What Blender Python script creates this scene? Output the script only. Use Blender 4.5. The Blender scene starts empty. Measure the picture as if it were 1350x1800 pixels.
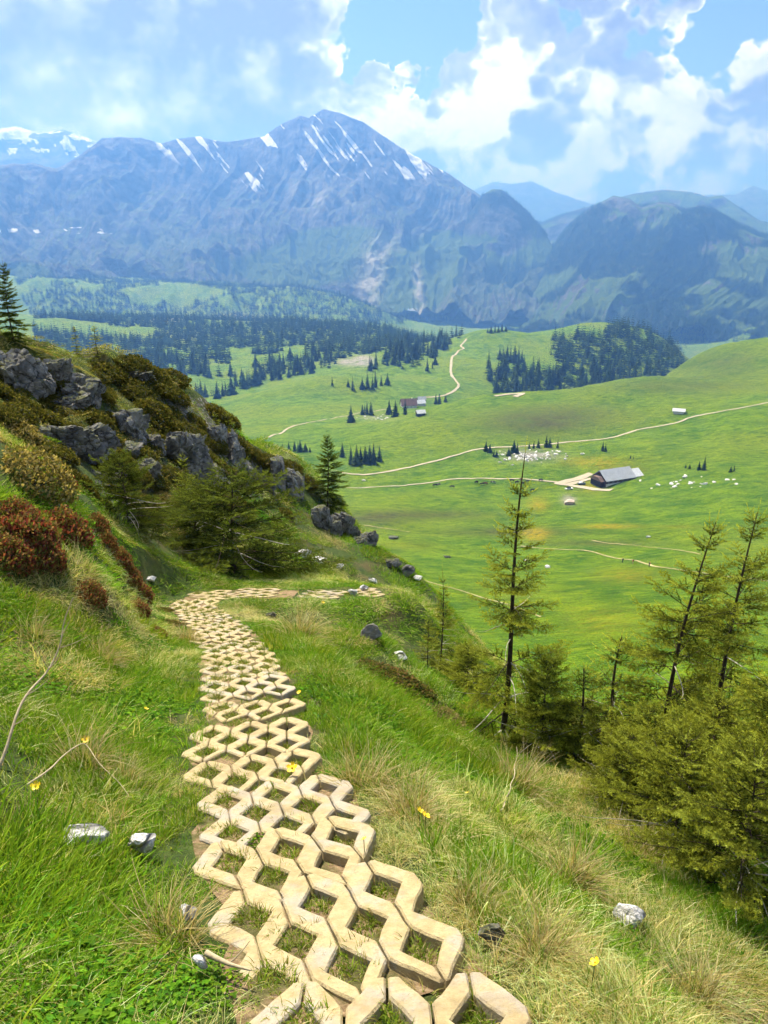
import bpy, bmesh, math, random
import numpy as np
from mathutils import Vector, Matrix, noise as mnoise

random.seed(5)
rng = np.random.default_rng(5)
R = math.radians
sc = bpy.context.scene
C = sc.collection

# ------------------------------------------------------------------ camera, sky, sun, exposure
PITCH, FPX = R(19.5), 1350.0          # focal length in pixels of the 1350 x 1800 photograph
cam_d = bpy.data.cameras.new('camera')
cam_d.sensor_fit = 'VERTICAL'; cam_d.sensor_height = 36.0; cam_d.lens = 27.0
cam_d.clip_start = 0.05; cam_d.clip_end = 60000
cam = bpy.data.objects.new('camera', cam_d); C.objects.link(cam)
cam.location = (0, 0, 0); cam.rotation_euler = (R(90) - PITCH, 0, 0)
sc.camera = cam

SUN_EL, SUN_AZ = R(52), R(-28)        # the sun stands ahead of the viewer, to the left
SUND = Vector((math.sin(SUN_AZ) * math.cos(SUN_EL), math.cos(SUN_AZ) * math.cos(SUN_EL), math.sin(SUN_EL)))
sl = bpy.data.lights.new('sun', 'SUN'); sl.energy = 5.0; sl.angle = R(0.53); sl.color = (1.0, 0.94, 0.86)
sun = bpy.data.objects.new('sun', sl); C.objects.link(sun)
sun.rotation_euler = (-SUND).to_track_quat('-Z', 'Y').to_euler()

sc.view_settings.view_transform = 'Standard'; sc.view_settings.look = 'None'
sc.view_settings.exposure = 1.3; sc.view_settings.gamma = 1.0
sc.view_settings.use_curve_mapping = False
cy = sc.cycles
cy.max_bounces = 3; cy.diffuse_bounces = 2; cy.glossy_bounces = 1; cy.transmission_bounces = 3
cy.transparent_max_bounces = 8; cy.volume_bounces = 0
cy.use_denoising = True; cy.denoiser = 'OPENIMAGEDENOISE'
cy.sample_clamp_indirect = 6.0
cy.use_adaptive_sampling = True; cy.adaptive_threshold = 0.045; cy.adaptive_min_samples = 16

def ray(px, py):
    cx, cyy = (px - 675.0) / FPX, (900.0 - py) / FPX
    return (cx, math.cos(PITCH) + math.sin(PITCH) * cyy, -math.sin(PITCH) + math.cos(PITCH) * cyy)

def raydir(px, py):
    return Vector(ray(px, py)).normalized()

def project(x, y, z):
    d = y * math.cos(PITCH) - z * math.sin(PITCH)
    u = y * math.sin(PITCH) + z * math.cos(PITCH)
    return 675 + FPX * x / d, 900 - FPX * u / d, d

# ------------------------------------------------------------------ node helpers
class NT:
    def __init__(self, tree):
        self.t = tree; self.n = tree.nodes; self.l = tree.links
    def new(self, typ, **kw):
        nd = self.n.new(typ)
        for k, v in kw.items(): setattr(nd, k, v)
        return nd
    def link(self, a, b): self.l.new(a, b)
    def put(self, sock, v):
        if hasattr(v, 'is_output'): self.l.new(v, sock)
        elif v is not None:
            try: sock.default_value = v
            except Exception: sock.default_value = tuple(v) + (1.0,)
    def math(self, op, a, b=None, c=None, clamp=False):
        nd = self.new('ShaderNodeMath', operation=op, use_clamp=clamp)
        self.put(nd.inputs[0], a)
        if b is not None: self.put(nd.inputs[1], b)
        if c is not None: self.put(nd.inputs[2], c)
        return nd.outputs[0]
    def vmath(self, op, a, b=None, out=0):
        nd = self.new('ShaderNodeVectorMath', operation=op)
        self.put(nd.inputs[0], a)
        if b is not None: self.put(nd.inputs[1], b)
        return nd.outputs[out]
    def ramp(self, v, a, b, lo=0.0, hi=1.0, smooth=True):
        nd = self.new('ShaderNodeMapRange', interpolation_type='SMOOTHSTEP' if smooth else 'LINEAR')
        self.put(nd.inputs[0], v); self.put(nd.inputs[1], a); self.put(nd.inputs[2], b)
        self.put(nd.inputs[3], lo); self.put(nd.inputs[4], hi)
        return nd.outputs[0]
    def mix(self, f, a, b, mode='MIX'):
        nd = self.new('ShaderNodeMix', data_type='RGBA', blend_type=mode)
        self.put(nd.inputs[0], f); self.put(nd.inputs[6], a); self.put(nd.inputs[7], b)
        return nd.outputs[2]
    def noise(self, vec, scale, detail=4, rough=0.55, dist=0.0, col=False):
        nd = self.new('ShaderNodeTexNoise')
        if vec is not None: self.put(nd.inputs['Vector'], vec)
        nd.inputs['Scale'].default_value = scale; nd.inputs['Detail'].default_value = detail
        nd.inputs['Roughness'].default_value = rough; nd.inputs['Distortion'].default_value = dist
        return nd.outputs['Color' if col else 'Fac']
    def mapping(self, vec, loc=(0, 0, 0), rot=(0, 0, 0), scale=(1, 1, 1)):
        nd = self.new('ShaderNodeMapping')
        self.put(nd.inputs[0], vec); nd.inputs[1].default_value = loc
        nd.inputs[2].default_value = rot; nd.inputs[3].default_value = scale
        return nd.outputs[0]

def c4(c): return (c[0], c[1], c[2], 1.0)

# ------------------------------------------------------------------ world: clear sky with cumulus
w = bpy.data.worlds.new('World'); sc.world = w; w.use_nodes = True
wt = NT(w.node_tree); w.node_tree.nodes.clear()
sky = wt.new('ShaderNodeTexSky', sky_type='NISHITA', sun_disc=False)
sky.sun_elevation = SUN_EL; sky.sun_rotation = SUN_AZ; sky.altitude = 1600; sky.air_density = 1.0; sky.dust_density = 0.6; sky.ozone_density = 2.0
SKY_STRENGTH = 0.05
d = wt.vmath('NORMALIZE', wt.new('ShaderNodeTexCoord').outputs['Generated'])
warp = wt.vmath('MULTIPLY', wt.vmath('SUBTRACT', wt.noise(d, 11.0, 4, 0.6, col=True), (0.5, 0.5, 0.5)), (0.30, 0.30, 0.30))
dw = wt.vmath('NORMALIZE', wt.vmath('ADD', d, warp))
sunoff = (SUND.x * 0.030 - 0.012, SUND.y * 0.030, SUND.z * 0.040)
def lobe(px, py, deg):                    # 1 in a direction, falling to 0 so many degrees away
    g = raydir(px, py)
    return wt.ramp(wt.vmath('DOT_PRODUCT', dw, tuple(g), out=1), math.cos(R(deg * 1.3)), 1.0)
def addl(b, lb, k): return wt.math('ADD', b, wt.math('MULTIPLY', lb, k))
soft = lobe(150, 140, 17)                 # the layered bank on the left is smoother than the heaps on the right
def cloud_density(v):
    q_ = wt.mapping(v, loc=(5.3, 1.4, 2.7), scale=(1.0, 1.0, 1.35))
    big = wt.noise(q_, 4.2, 5, 0.55)
    vo = wt.new('ShaderNodeTexVoronoi', feature='F1'); vo.inputs['Scale'].default_value = 13.0; vo.inputs['Detail'].default_value = 2.0; vo.inputs['Roughness'].default_value = 0.55
    wt.link(wt.vmath('ADD', q_, wt.vmath('MULTIPLY', warp, (0.35, 0.35, 0.35))), vo.inputs['Vector'])
    puff = wt.math('SUBTRACT', 0.75, vo.outputs['Distance'])
    k = wt.ramp(soft, 0, 1, 0.42, 0.13, False)
    return wt.math('ADD', wt.math('MULTIPLY', big, 1.15), wt.math('MULTIPLY', puff, k))
den = cloud_density(d)
den2 = cloud_density(wt.vmath('ADD', d, sunoff))
bias = 0.15
for (px, py, deg, k) in [(670, 0, 3.8, -0.40), (712, 50, 2.8, -0.36), (700, 95, 1.8, -0.22), (1325, 35, 4.6, -0.50), (1050, -5, 1.6, -0.3), (130, 130, 16, 0.22),
                         (430, 70, 12, 0.20), (1130, 150, 11, 0.20), (880, 90, 8, 0.20), (1240, 200, 6, 0.10), (1345, 190, 4, 0.16), (540, 110, 5, 0.1), (1180, 310, 9, 0.22), (1340, 300, 7, 0.22)]:
    bias = addl(bias, lobe(px, py, deg), k)
dtot = wt.math('ADD', den, bias)
cov = wt.ramp(dtot, 0.56, 0.70)
lit = wt.ramp(wt.math('SUBTRACT', den, den2), -0.15, 0.17, 0.05, 1.05)
lit = wt.math('SUBTRACT', lit, wt.ramp(dtot, 0.74, 1.15, 0.0, 0.34))
lit = wt.math('ADD', lit, wt.ramp(dtot, 0.74, 0.60, -0.10, 0.16))
lit = wt.math('ADD', lit, wt.math('MULTIPLY', wt.math('SUBTRACT', wt.noise(wt.mapping(d, loc=(1.3, 7.7, 0.2), scale=(1, 1, 1.8)), 6.0, 3, 0.5), 0.53), 1.3))
for (px, py, deg, k) in [(180, 115, 12, -0.62), (330, 190, 9, -0.36), (60, 190, 7, 0.12), (1190, 160, 8, -0.30), (700, 210, 6, -0.12), (400, 10, 12, 0.75), (40, 0, 10, 0.75), (80, 190, 8, 0.5), (500, 160, 8, 0.55), (250, 240, 7, 0.3), (780, 70, 5, 0.35), (860, 30, 7, 0.3), (1020, 60, 8, 0.30), (1240, 90, 4, 0.2), (1330, 220, 4, 0.3), (980, 300, 8, 0.3), (1180, 310, 9, 0.3), (1340, 310, 7, 0.3), (250, 230, 7, 0.25), (1150, 215, 3.4, 0.40), (930, 200, 5, 0.12), (545, 120, 5, 0.22), (840, 130, 4, 0.2), (1000, 250, 5, 0.15)]:
    lit = addl(lit, lobe(px, py, deg), k * (0.55 if k > 0 else 1.0))
lit = wt.math('MINIMUM', wt.math('MAXIMUM', lit, 0.0), 1.0)
cr = wt.new('ShaderNodeValToRGB'); wt.link(lit, cr.inputs[0])
e = cr.color_ramp.elements
e[0].position = 0.0; e[0].color = (0.15, 0.15, 0.16, 1)
e[1].position = 1.0; e[1].color = (0.69, 0.675, 0.66, 1)
m_ = e.new(0.42); m_.color = (0.26, 0.265, 0.285, 1)
m_ = e.new(0.72); m_.color = (0.43, 0.435, 0.45, 1)
skyc = wt.mix(1.0, sky.outputs[0], (SKY_STRENGTH,) * 3 + (1,), 'MULTIPLY')
final = wt.mix(cov, skyc, cr.outputs[0])
bg = wt.new('ShaderNodeBackground'); wt.link(final, bg.inputs[0]); bg.inputs[1].default_value = 1.0
ow = wt.new('ShaderNodeOutputWorld'); wt.link(bg.outputs[0], ow.inputs[0])
w.cycles.sampling_method = 'MANUAL'; w.cycles.sample_map_resolution = 512

# ------------------------------------------------------------------ numeric helpers
def _hash(ix, iy, seed):
    h = (ix.astype(np.int64) * 374761393 + iy.astype(np.int64) * 668265263 + seed * 1442695041) & 0xFFFFFFFF
    h = ((h ^ (h >> 13)) * 1274126177) & 0xFFFFFFFF
    h = h ^ (h >> 16)
    return (h & 0xFFFF).astype(np.float64) / 32767.5 - 1.0

def vnoise(x, y, seed=0):
    x = np.asarray(x, float); y = np.asarray(y, float)
    ix = np.floor(x); iy = np.floor(y); fx = x - ix; fy = y - iy
    u = fx * fx * fx * (fx * (fx * 6 - 15) + 10); v = fy * fy * fy * (fy * (fy * 6 - 15) + 10)
    a = _hash(ix, iy, seed); b = _hash(ix + 1, iy, seed); c = _hash(ix, iy + 1, seed); dd = _hash(ix + 1, iy + 1, seed)
    return (a * (1 - u) + b * u) * (1 - v) + (c * (1 - u) + dd * u) * v

def fbm(x, y, oct=4, seed=0, gain=0.5):
    s = 0; a = 1.0; t = 0
    for k in range(oct):
        s = s + a * vnoise(x * 2 ** k + 17.3 * k, y * 2 ** k - 9.1 * k, seed + k); t += a; a *= gain
    return s / t

def ridged(x, y, oct=5, seed=0, gain=0.5):
    s = 0; a = 1.0; t = 0
    for k in range(oct):
        s = s + a * (1 - 2 * np.abs(vnoise(x * 2 ** k + 31.7 * k, y * 2 ** k + 5.3 * k, seed + k))); t += a; a *= gain
    return s / t

def sstep(a, b, x):
    t = np.clip((np.asarray(x, float) - a) / (b - a), 0, 1)
    return t * t * (3 - 2 * t)

class TPS:
    def __init__(self, P, z, lam=1e-4):
        P = np.asarray(P, float); z = np.asarray(z, float); n = len(P)
        self.P = P
        K = self.k(P[:, None, :] - P[None]) + lam * np.eye(n)
        A = np.zeros((n + 3, n + 3)); A[:n, :n] = K; A[:n, n] = 1; A[:n, n + 1:] = P; A[n, :n] = 1; A[n + 1:, :n] = P.T
        self.w = np.linalg.solve(A, np.concatenate([z, [0, 0, 0]]))
    @staticmethod
    def k(dv):
        r2 = (dv ** 2).sum(-1)
        return 0.5 * r2 * np.log(r2 + 1e-12)
    def __call__(self, Q):
        Q = np.asarray(Q, float); n = len(self.P); out = np.empty(len(Q))
        for s in range(0, len(Q), 20000):
            q_ = Q[s:s + 20000]
            out[s:s + 20000] = self.k(q_[:, None, :] - self.P[None]) @ self.w[:n] + self.w[n] + q_ @ self.w[n + 1:]
        return out

def mesh_np(name, verts, faces, mat=None, smooth=True):
    """verts (n,3); faces an (m,3) or (m,4) array"""
    me = bpy.data.meshes.new(name)
    verts = np.asarray(verts, np.float32); faces = np.asarray(faces, np.int32)
    k = faces.shape[1]
    me.vertices.add(len(verts)); me.vertices.foreach_set('co', verts.ravel())
    me.loops.add(faces.size); me.loops.foreach_set('vertex_index', faces.ravel())
    me.polygons.add(len(faces)); me.polygons.foreach_set('loop_start', np.arange(0, faces.size, k, dtype=np.int32))
    me.polygons.foreach_set('use_smooth', np.full(len(faces), smooth))
    me.update(calc_edges=True)
    if mat is not None: me.materials.append(mat)
    return me

def vcol(me, name, vals):
    at = me.attributes.new(name, 'FLOAT_COLOR', 'POINT')
    v = np.ones((len(vals), 4), np.float32); v[:, :vals.shape[1]] = vals
    at.data.foreach_set('color', v.ravel())

def grid_faces(nr, na, wrap=False):
    i = np.arange(nr - 1)[:, None]; j = np.arange(na if wrap else na - 1)[None]
    a = i * na + j; b = i * na + (j + 1) % na
    return np.stack([a, b, b + na, a + na], -1).reshape(-1, 4)

def obj(name, me, parent=None, kind=None, label=None, cat=None, group=None, loc=None, rot=None, scale=None):
    o = bpy.data.objects.new(name, me); C.objects.link(o)
    if parent is not None: o.parent = parent
    if kind: o['kind'] = kind
    if label: o['label'] = label
    if cat: o['category'] = cat
    if group: o['group'] = group
    if loc is not None: o.location = loc
    if rot is not None: o.rotation_euler = rot
    if scale is not None: o.scale = (scale,) * 3 if np.isscalar(scale) else scale
    return o

def material(name):
    m = bpy.data.materials.new(name); m.use_nodes = True
    nt = NT(m.node_tree); m.node_tree.nodes.clear()
    out = nt.new('ShaderNodeOutputMaterial')
    return m, nt, out

def principled(nt, out, col, rough=0.8, spec=0.3, bump=None, bstr=0.3, bdist=0.02, metallic=0.0):
    p = nt.new('ShaderNodeBsdfPrincipled')
    nt.put(p.inputs['Base Color'], c4(col) if isinstance(col, tuple) else col)
    nt.put(p.inputs['Roughness'], rough); nt.put(p.inputs['Specular IOR Level'], spec); nt.put(p.inputs['Metallic'], metallic)
    if bump is not None:
        b = nt.new('ShaderNodeBump'); b.inputs['Strength'].default_value = bstr; b.inputs['Distance'].default_value = bdist
        nt.link(bump, b.inputs['Height']); nt.link(b.outputs[0], p.inputs['Normal'])
    nt.link(p.outputs[0], out.inputs[0])
    return p

def simple(name, col, rough=0.8, spec=0.3, var=0.0, scale=20.0, metallic=0.0):
    m, nt, out = material(name)
    if var:
        g = nt.new('ShaderNodeNewGeometry')
        n = nt.noise(g.outputs['Position'], scale, 4)
        f = nt.ramp(n, 0.3, 0.7, 1 - var, 1 + var, False)
        cc = nt.mix(1.0, c4(col), nt.new('ShaderNodeCombineColor').outputs[0], 'MULTIPLY')
        cmb = [x for x in nt.n if x.bl_idname == 'ShaderNodeCombineColor'][0]
        for k in range(3): nt.link(f, cmb.inputs[k])
        principled(nt, out, cc, rough, spec, n, 0.2, 0.02, metallic)
    else:
        principled(nt, out, col, rough, spec, metallic=metallic)
    return m
# ------------------------------------------------------------------ near hillside (heights from points on the ground seen in the photograph)
def P(px, py, y):
    a = ray(px, py); s = y / a[1]
    return (a[0] * s, y, a[2] * s)

PATH_PX = [(675, 1830), (660, 1775), (556, 1604), (504, 1508), (485, 1407), (450, 1358), (440, 1294), (430, 1213), (408, 1140), (372, 1098), (345, 1072), (348, 1056), (390, 1047), (450, 1044), (520, 1045), (580, 1045), (650, 1043)]
RAMP_Y = 9.3             # the ramp is steeper down to here, then eases off
def ramp_h(y): return -(1.21 + 0.375 * np.minimum(y, RAMP_Y) + 0.24 * np.maximum(0.0, y - RAMP_Y))
def on_slope(px, py):
    a = ray(px, py); s = 1.21 / (-a[2] - 0.375 * a[1])
    if a[1] * s > RAMP_Y: s = (1.21 + (0.375 - 0.24) * RAMP_Y) / (-a[2] - 0.24 * a[1])
    return (a[0] * s, a[1] * s, a[2] * s)
near = [on_slope(*p) for p in PATH_PX]
near += [P(*t) for t in [
    (740, 1020, 22), (700, 990, 25), (655, 1115, 7.8), (760, 1170, 8.4), (880, 1300, 6.5), (700, 1250, 4.7), (900, 1370, 4.7), (1000, 1360, 5.8), (1050, 1480, 4.1),
    (1350, 1600, 3.7), (1110, 1618, 2.6), (1350, 1790, 2.4), (900, 1700, 1.8), (1000, 1790, 1.65), (800, 1500, 2.9), (0, 1790, 1.2), (250, 1790, 1.25), (100, 1470, 2.1), (250, 1490, 2.2),
    (0, 1350, 2.5), (200, 1300, 3.2), (0, 1150, 4.0), (150, 1150, 4.6), (280, 1150, 5.8), (0, 1000, 5.2), (130, 1000, 5.8), (225, 1020, 7.2), (300, 985, 12), (0, 870, 6.5), (100, 880, 7.4), (190, 905, 9.0),
    (230, 930, 12.5), (420, 1000, 13), (540, 980, 19), (600, 1030, 13.2), (560, 905, 25), (640, 975, 25.5),
    (0, 590, 17), (0, 700, 15), (60, 780, 12), (0, 800, 9.5), (100, 622, 19), (150, 640, 20.5), (240, 645, 22.5), (330, 695, 25), (390, 768, 27), (500, 803, 30), (560, 855, 30), (615, 910, 28.5), (650, 960, 27),
    (1165, 1345, 6.0), (1262, 1330, 6.2), (1350, 1455, 4.7), (1060, 1262, 8.0), (950, 1230, 9.0), (130, 760, 14.5), (200, 700, 18), (270, 770, 18), (300, 835, 17), (400, 860, 19), (450, 840, 23), (480, 900, 21)]]
near += [P(px, py, y + 5) [:2] + (P(px, py, y)[2] - 4.5,) for (px, py, y) in [(0, 590, 17), (100, 622, 19), (240, 645, 22.5), (330, 695, 25), (390, 768, 27), (500, 803, 30), (560, 855, 30), (650, 960, 27), (740, 1020, 22)]]
near += [(5, 6.0, -6.6), (10, 6, -11.5), (5, 15, -12), (10, 15, -17), (4, 23, -14), (10, 25, -21), (3, 3, -4.0), (6, 2, -5.8), (0, 0, -1.35), (2, 0, -2.1), (-2, 0, -1.1), (0, -4, -0.4), (4, -4, -2.2), (-4, -4, 1.0), (-5, 1, -0.3), (-10, 4, 2.0), (-14, 12, 0.5),
         (-18, 20, -1.0), (-20, 30, -8), (-10, 36, -15), (0, 40, -23), (10, 40, -29), (-25, 10, 4), (20, 10, -22), (18, -5, -12), (-20, -5, 8), (0, 55, -38), (-20, 55, -32), (20, 55, -42), (25, 30, -34)]
near = np.array(near)
_hill = TPS(near[:, :2], near[:, 2], 0.02)

PATH_XY = np.array([on_slope(*p)[:2] for p in PATH_PX])
def path_dist(x, y):
    x = np.asarray(x, float); y = np.asarray(y, float); best = np.full(x.shape, 1e9)
    for a, b in zip(PATH_XY[:-1], PATH_XY[1:]):
        ab = b - a; L2 = (ab ** 2).sum()
        t = np.clip(((x - a[0]) * ab[0] + (y - a[1]) * ab[1]) / L2, 0, 1)
        best = np.minimum(best, np.hypot(x - a[0] - t * ab[0], y - a[1] - t * ab[1]))
    return best

def ridge_mask(x, y):       # the rocky bank to the left of the path
    px, py, dd = project(x, y, -0.35 * y)
    xe = -1.2 - 0.09 * y
    return sstep(0, 3.5, xe - x) * sstep(6, 13, y)

def hill_h(x, y):
    x = np.asarray(x, float); y = np.asarray(y, float)
    sh = x.shape; xf, yf = x.ravel(), y.ravel()
    z = _hill(np.stack([xf, yf], -1))
    pd = path_dist(xf, yf)
    kb = sstep(0.42, 1.15, pd)                      # the path itself is an even ramp
    z = ramp_h(yf) * (1 - kb) + z * kb
    m = sstep(0.35, 1.4, pd)
    z = z + m * (0.07 * fbm(xf * 1.3, yf * 1.3, 4, 3) + 0.16 * fbm(xf * 0.45, yf * 0.45, 3, 9))
    rm = ridge_mask(xf, yf)
    z = z + rm * (0.55 * fbm(xf * 0.42, yf * 0.42, 3, 21) + 0.32 * ridged(xf * 0.9, yf * 0.9, 4, 33))
    return z.reshape(sh)

def hill_hit(px, py, ymin=0.5, ymax=45):
    a = np.array(ray(px, py)); ys = np.exp(np.linspace(math.log(ymin), math.log(ymax), 900))
    xs = a[0] / a[1] * ys; zs = a[2] / a[1] * ys
    h = hill_h(xs, ys); k = np.argmax(zs < h)
    if not (zs < h).any(): return None
    if k == 0: return Vector((xs[0], ys[0], h[0]))
    t = (zs[k - 1] - h[k - 1]) / ((zs[k - 1] - h[k - 1]) + (h[k] - zs[k]))
    yv = ys[k - 1] + t * (ys[k] - ys[k - 1])
    xv = a[0] / a[1] * yv
    return Vector((xv, yv, float(hill_h(np.array([xv]), np.array([yv]))[0])))

def hill_normal(x, y, e=0.25):
    h = hill_h(np.array([x - e, x + e, x, x]), np.array([y, y, y - e, y + e]))
    return Vector((-(h[1] - h[0]) / (2 * e), -(h[3] - h[2]) / (2 * e), 1)).normalized()

def make_ground_mat():
    m, nt, out = material('hillside_turf')
    pos = nt.new('ShaderNodeNewGeometry').outputs['Position']
    n1 = nt.noise(pos, 1.1, 5); n2 = nt.noise(pos, 9.0, 5, 0.65); n3 = nt.noise(pos, 42.0, 4, 0.7)
    green = nt.mix(nt.ramp(n2, 0.35, 0.7), c4((0.030, 0.058, 0.012)), c4((0.075, 0.11, 0.024)))
    dry = nt.mix(nt.ramp(n3, 0.35, 0.7), c4((0.085, 0.060, 0.030)), c4((0.17, 0.14, 0.062)))
    cc = nt.mix(nt.ramp(n1, 0.47, 0.66, 0.05, 0.75), green, dry)
    cc = nt.mix(nt.ramp(n3, 0.52, 0.75, 0.0, 0.6), cc, c4((0.035, 0.026, 0.014)))
    # bare limestone where the bank is too steep for turf
    sn = nt.new('ShaderNodeSeparateXYZ'); nt.link(nt.new('ShaderNodeNewGeometry').outputs['Normal'], sn.inputs[0])
    sy = nt.new('ShaderNodeSeparateXYZ'); nt.link(pos, sy.inputs[0])
    rk = nt.math('MULTIPLY', nt.ramp(nt.math('ADD', sn.outputs[2], nt.math('MULTIPLY', nt.math('SUBTRACT', n2, 0.5), 0.5)), 0.66, 0.56), nt.ramp(sy.outputs[1], 10, 13))
    rn = nt.noise(nt.mapping(pos, scale=(1, 1, 2.5)), 3.0, 6, 0.7)
    cc = nt.mix(rk, cc, nt.mix(nt.ramp(rn, 0.35, 0.65), c4((0.07, 0.07, 0.065)), c4((0.36, 0.35, 0.33))))
    principled(nt, out, cc, 0.95, 0.1, nt.math('ADD', n3, nt.math('MULTIPLY', nt.math('MULTIPLY', rn, rk), 5.0)), 0.9, 0.04)
    return m

def build_hill():
    az = np.concatenate([np.arange(-180, -72, 6.0), np.arange(-72, 72, 0.42), np.arange(72, 180, 6.0)])
    rr = np.exp(np.linspace(math.log(0.12), math.log(75), 330))
    A, RR = np.meshgrid(np.radians(az), rr)
    X, Y = RR * np.sin(A), RR * np.cos(A)
    Z = hill_h(X, Y)
    # towards its rim the hill runs out under the meadow
    Z = Z - 40 * sstep(52, 75, RR)
    V = np.stack([X, Y, Z], -1).reshape(-1, 3)
    me = mesh_np('hillside', V, grid_faces(len(rr), len(az), True)[:, ::-1], make_ground_mat())
    return obj('hillside', me, kind='structure')
hillside = build_hill()

# ------------------------------------------------------------------ valley terrain
def PR(px, py, r):
    a = ray(px, py); hyp = math.hypot(a[0], a[1])
    return (math.atan2(a[0], a[1]), math.log(r), a[2] / hyp * r)
mid = [PR(*t) for t in [
    (900, 1200, 92), (1060, 1150, 105), (1300, 1150, 105), (700, 1150, 100), (1000, 1100, 125), (800, 1050, 152), (1200, 1050, 150), (640, 1000, 180), (1100, 985, 225), (800, 985, 222), (1340, 985, 222), (950, 950, 272), (700, 935, 285), (1300, 940, 285),
    (900, 900, 335), (650, 900, 330), (1200, 890, 345), (1345, 880, 350), (620, 870, 372), (850, 865, 378), (1000, 848, 398), (1080, 846, 405), (1200, 850, 395), (1345, 850, 390), (450, 870, 375), (200, 870, 375),
    (610, 856, 392), (800, 843, 402), (595, 832, 428), (720, 822, 440), (840, 790, 470), (930, 800, 452), (1000, 800, 446), (985, 779, 484), (1120, 755, 505), (1190, 742, 522), (1350, 708, 560), (1150, 800, 452), (1250, 800, 452), (1345, 790, 460),
    (840, 740, 532), (950, 720, 575), (1100, 710, 585), (700, 745, 560), (760, 722, 590), (820, 704, 622), (950, 685, 664), (1080, 667, 702), (1150, 661, 728), (1250, 662, 742), (1200, 640, 862), (1260, 620, 915), (1350, 607, 960), (1345, 660, 720), (1250, 690, 640),
    (725, 712, 790), (690, 735, 690), (790, 680, 885), (830, 640, 1040), (760, 650, 1000), (700, 660, 960), (860, 690, 905),
    (460, 775, 560), (620, 730, 715), (450, 810, 480), (530, 795, 500), (430, 742, 700), (400, 722, 800), (560, 745, 650),
    (560, 662, 905), (490, 680, 885), (430, 702, 870), (640, 655, 960), (620, 637, 1060), (670, 625, 1130),
    (350, 690, 960), (200, 640, 1200), (100, 610, 1380), (300, 600, 1500), (0, 600, 1400), (400, 565, 2000), (200, 560, 2050), (600, 572, 2000), (20, 560, 2050), (700, 582, 1750), (560, 600, 1500),
    (715, 603, 1300), (800, 603, 1260), (840, 584, 1280), (890, 584, 1300), (940, 592, 1330), (1000, 576, 1450), (1045, 568, 1470), (1110, 572, 1470), (1160, 592, 1460), (1200, 630, 1420), (900, 625, 1150), (1050, 625, 1200), (950, 655, 1050),
    (60, 560, 2750), (250, 562, 2750), (450, 556, 2750), (620, 556, 2800), (60, 497, 3150), (200, 502, 3200), (400, 506, 3200), (600, 518, 3250), (40, 483, 3500), (300, 492, 3600), (520, 510, 3600),
    (700, 560, 3300), (1280, 560, 3300), (1340, 600, 2800), (1345, 540, 3600), (1000, 560, 3500)]]
def _pr_abs(px, r, z):
    a = ray(px, 700); return (math.atan2(a[0], a[1]), math.log(r), z)
mid += [_pr_abs(*t) for t in [(840, 740, -152), (960, 780, -168), (1080, 830, -172), (1150, 900, -160), (1220, 1080, -185), (1345, 1180, -190), (700, 640, -140), (560, 1010, -163), (450, 960, -180),
        (860, 1600, -235), (1050, 1750, -260), (1200, 1700, -280), (1345, 1800, -300), (900, 2300, -345), (1200, 2300, -365), (700, 2500, -300), (1345, 2300, -345),
        (-300, 375, -120), (-300, 800, -165), (-300, 1400, -165), (-300, 2100, -190), (-300, 2750, -255), (-300, 3300, -150), (1700, 222, -95), (1700, 400, -118), (1700, 600, -105), (1700, 950, -110), (1700, 1400, -180), (1700, 2300, -330), (1700, 3500, -300),
        (675, 45, -42), (200, 45, -40), (1200, 45, -44), (-300, 45, -38), (1700, 45, -44), (400, 150, -72), (0, 200, -85), (200, 560, -140), (0, 800, -170)]]
mid = np.array(mid)
_AZS = 1.35
_mid = TPS(mid[:, :2] * [_AZS, 1], mid[:, 2], 0.0006)
def val_h(x, y):
    x = np.asarray(x, float); y = np.asarray(y, float); sh = x.shape; x = x.ravel(); y = y.ravel()
    az = np.arctan2(x, y); r = np.hypot(x, y)
    z = _mid(np.stack([az * _AZS, np.log(r)], -1))
    g = sstep(60, 300, r)
    z = z + g * (4.8 * fbm(x / 80, y / 80, 3, 41) + 0.85 * fbm(x / 12, y / 12, 4, 45) * (1 - sstep(700, 1200, r)))
    far = sstep(850, 1500, r)
    z = z + far * (9 * fbm(x / 220, y / 220, 4, 51))
    # gullied scarp under the far pasture on the left
    cl = sstep(2700, 2900, r) * (1 - sstep(3150, 3300, r)) * (1 - sstep(-0.05, 0.1, az))
    z = z + cl * 30 * ridged(x / 120, y / 260, 3, 61)
    return z.reshape(sh)

def val_hit(px, py, r0=70, r1=3900):
    a = np.array(ray(px, py)); hyp = math.hypot(a[0], a[1]); rs = np.exp(np.linspace(math.log(r0), math.log(r1), 1400))
    xs = a[0] / hyp * rs; ys = a[1] / hyp * rs; zs = a[2] / hyp * rs
    h = val_h(xs, ys); b = zs < h
    if not b.any(): return None
    k = int(np.argmax(b))
    if k == 0: k = 1
    t = (zs[k - 1] - h[k - 1]) / max(1e-9, (zs[k - 1] - h[k - 1]) + (h[k] - zs[k]))
    r = rs[k - 1] + t * (rs[k] - rs[k - 1])
    x, y = a[0] / hyp * r, a[1] / hyp * r
    return Vector((x, y, float(val_h(np.array([x]), np.array([y]))[0])))

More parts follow.
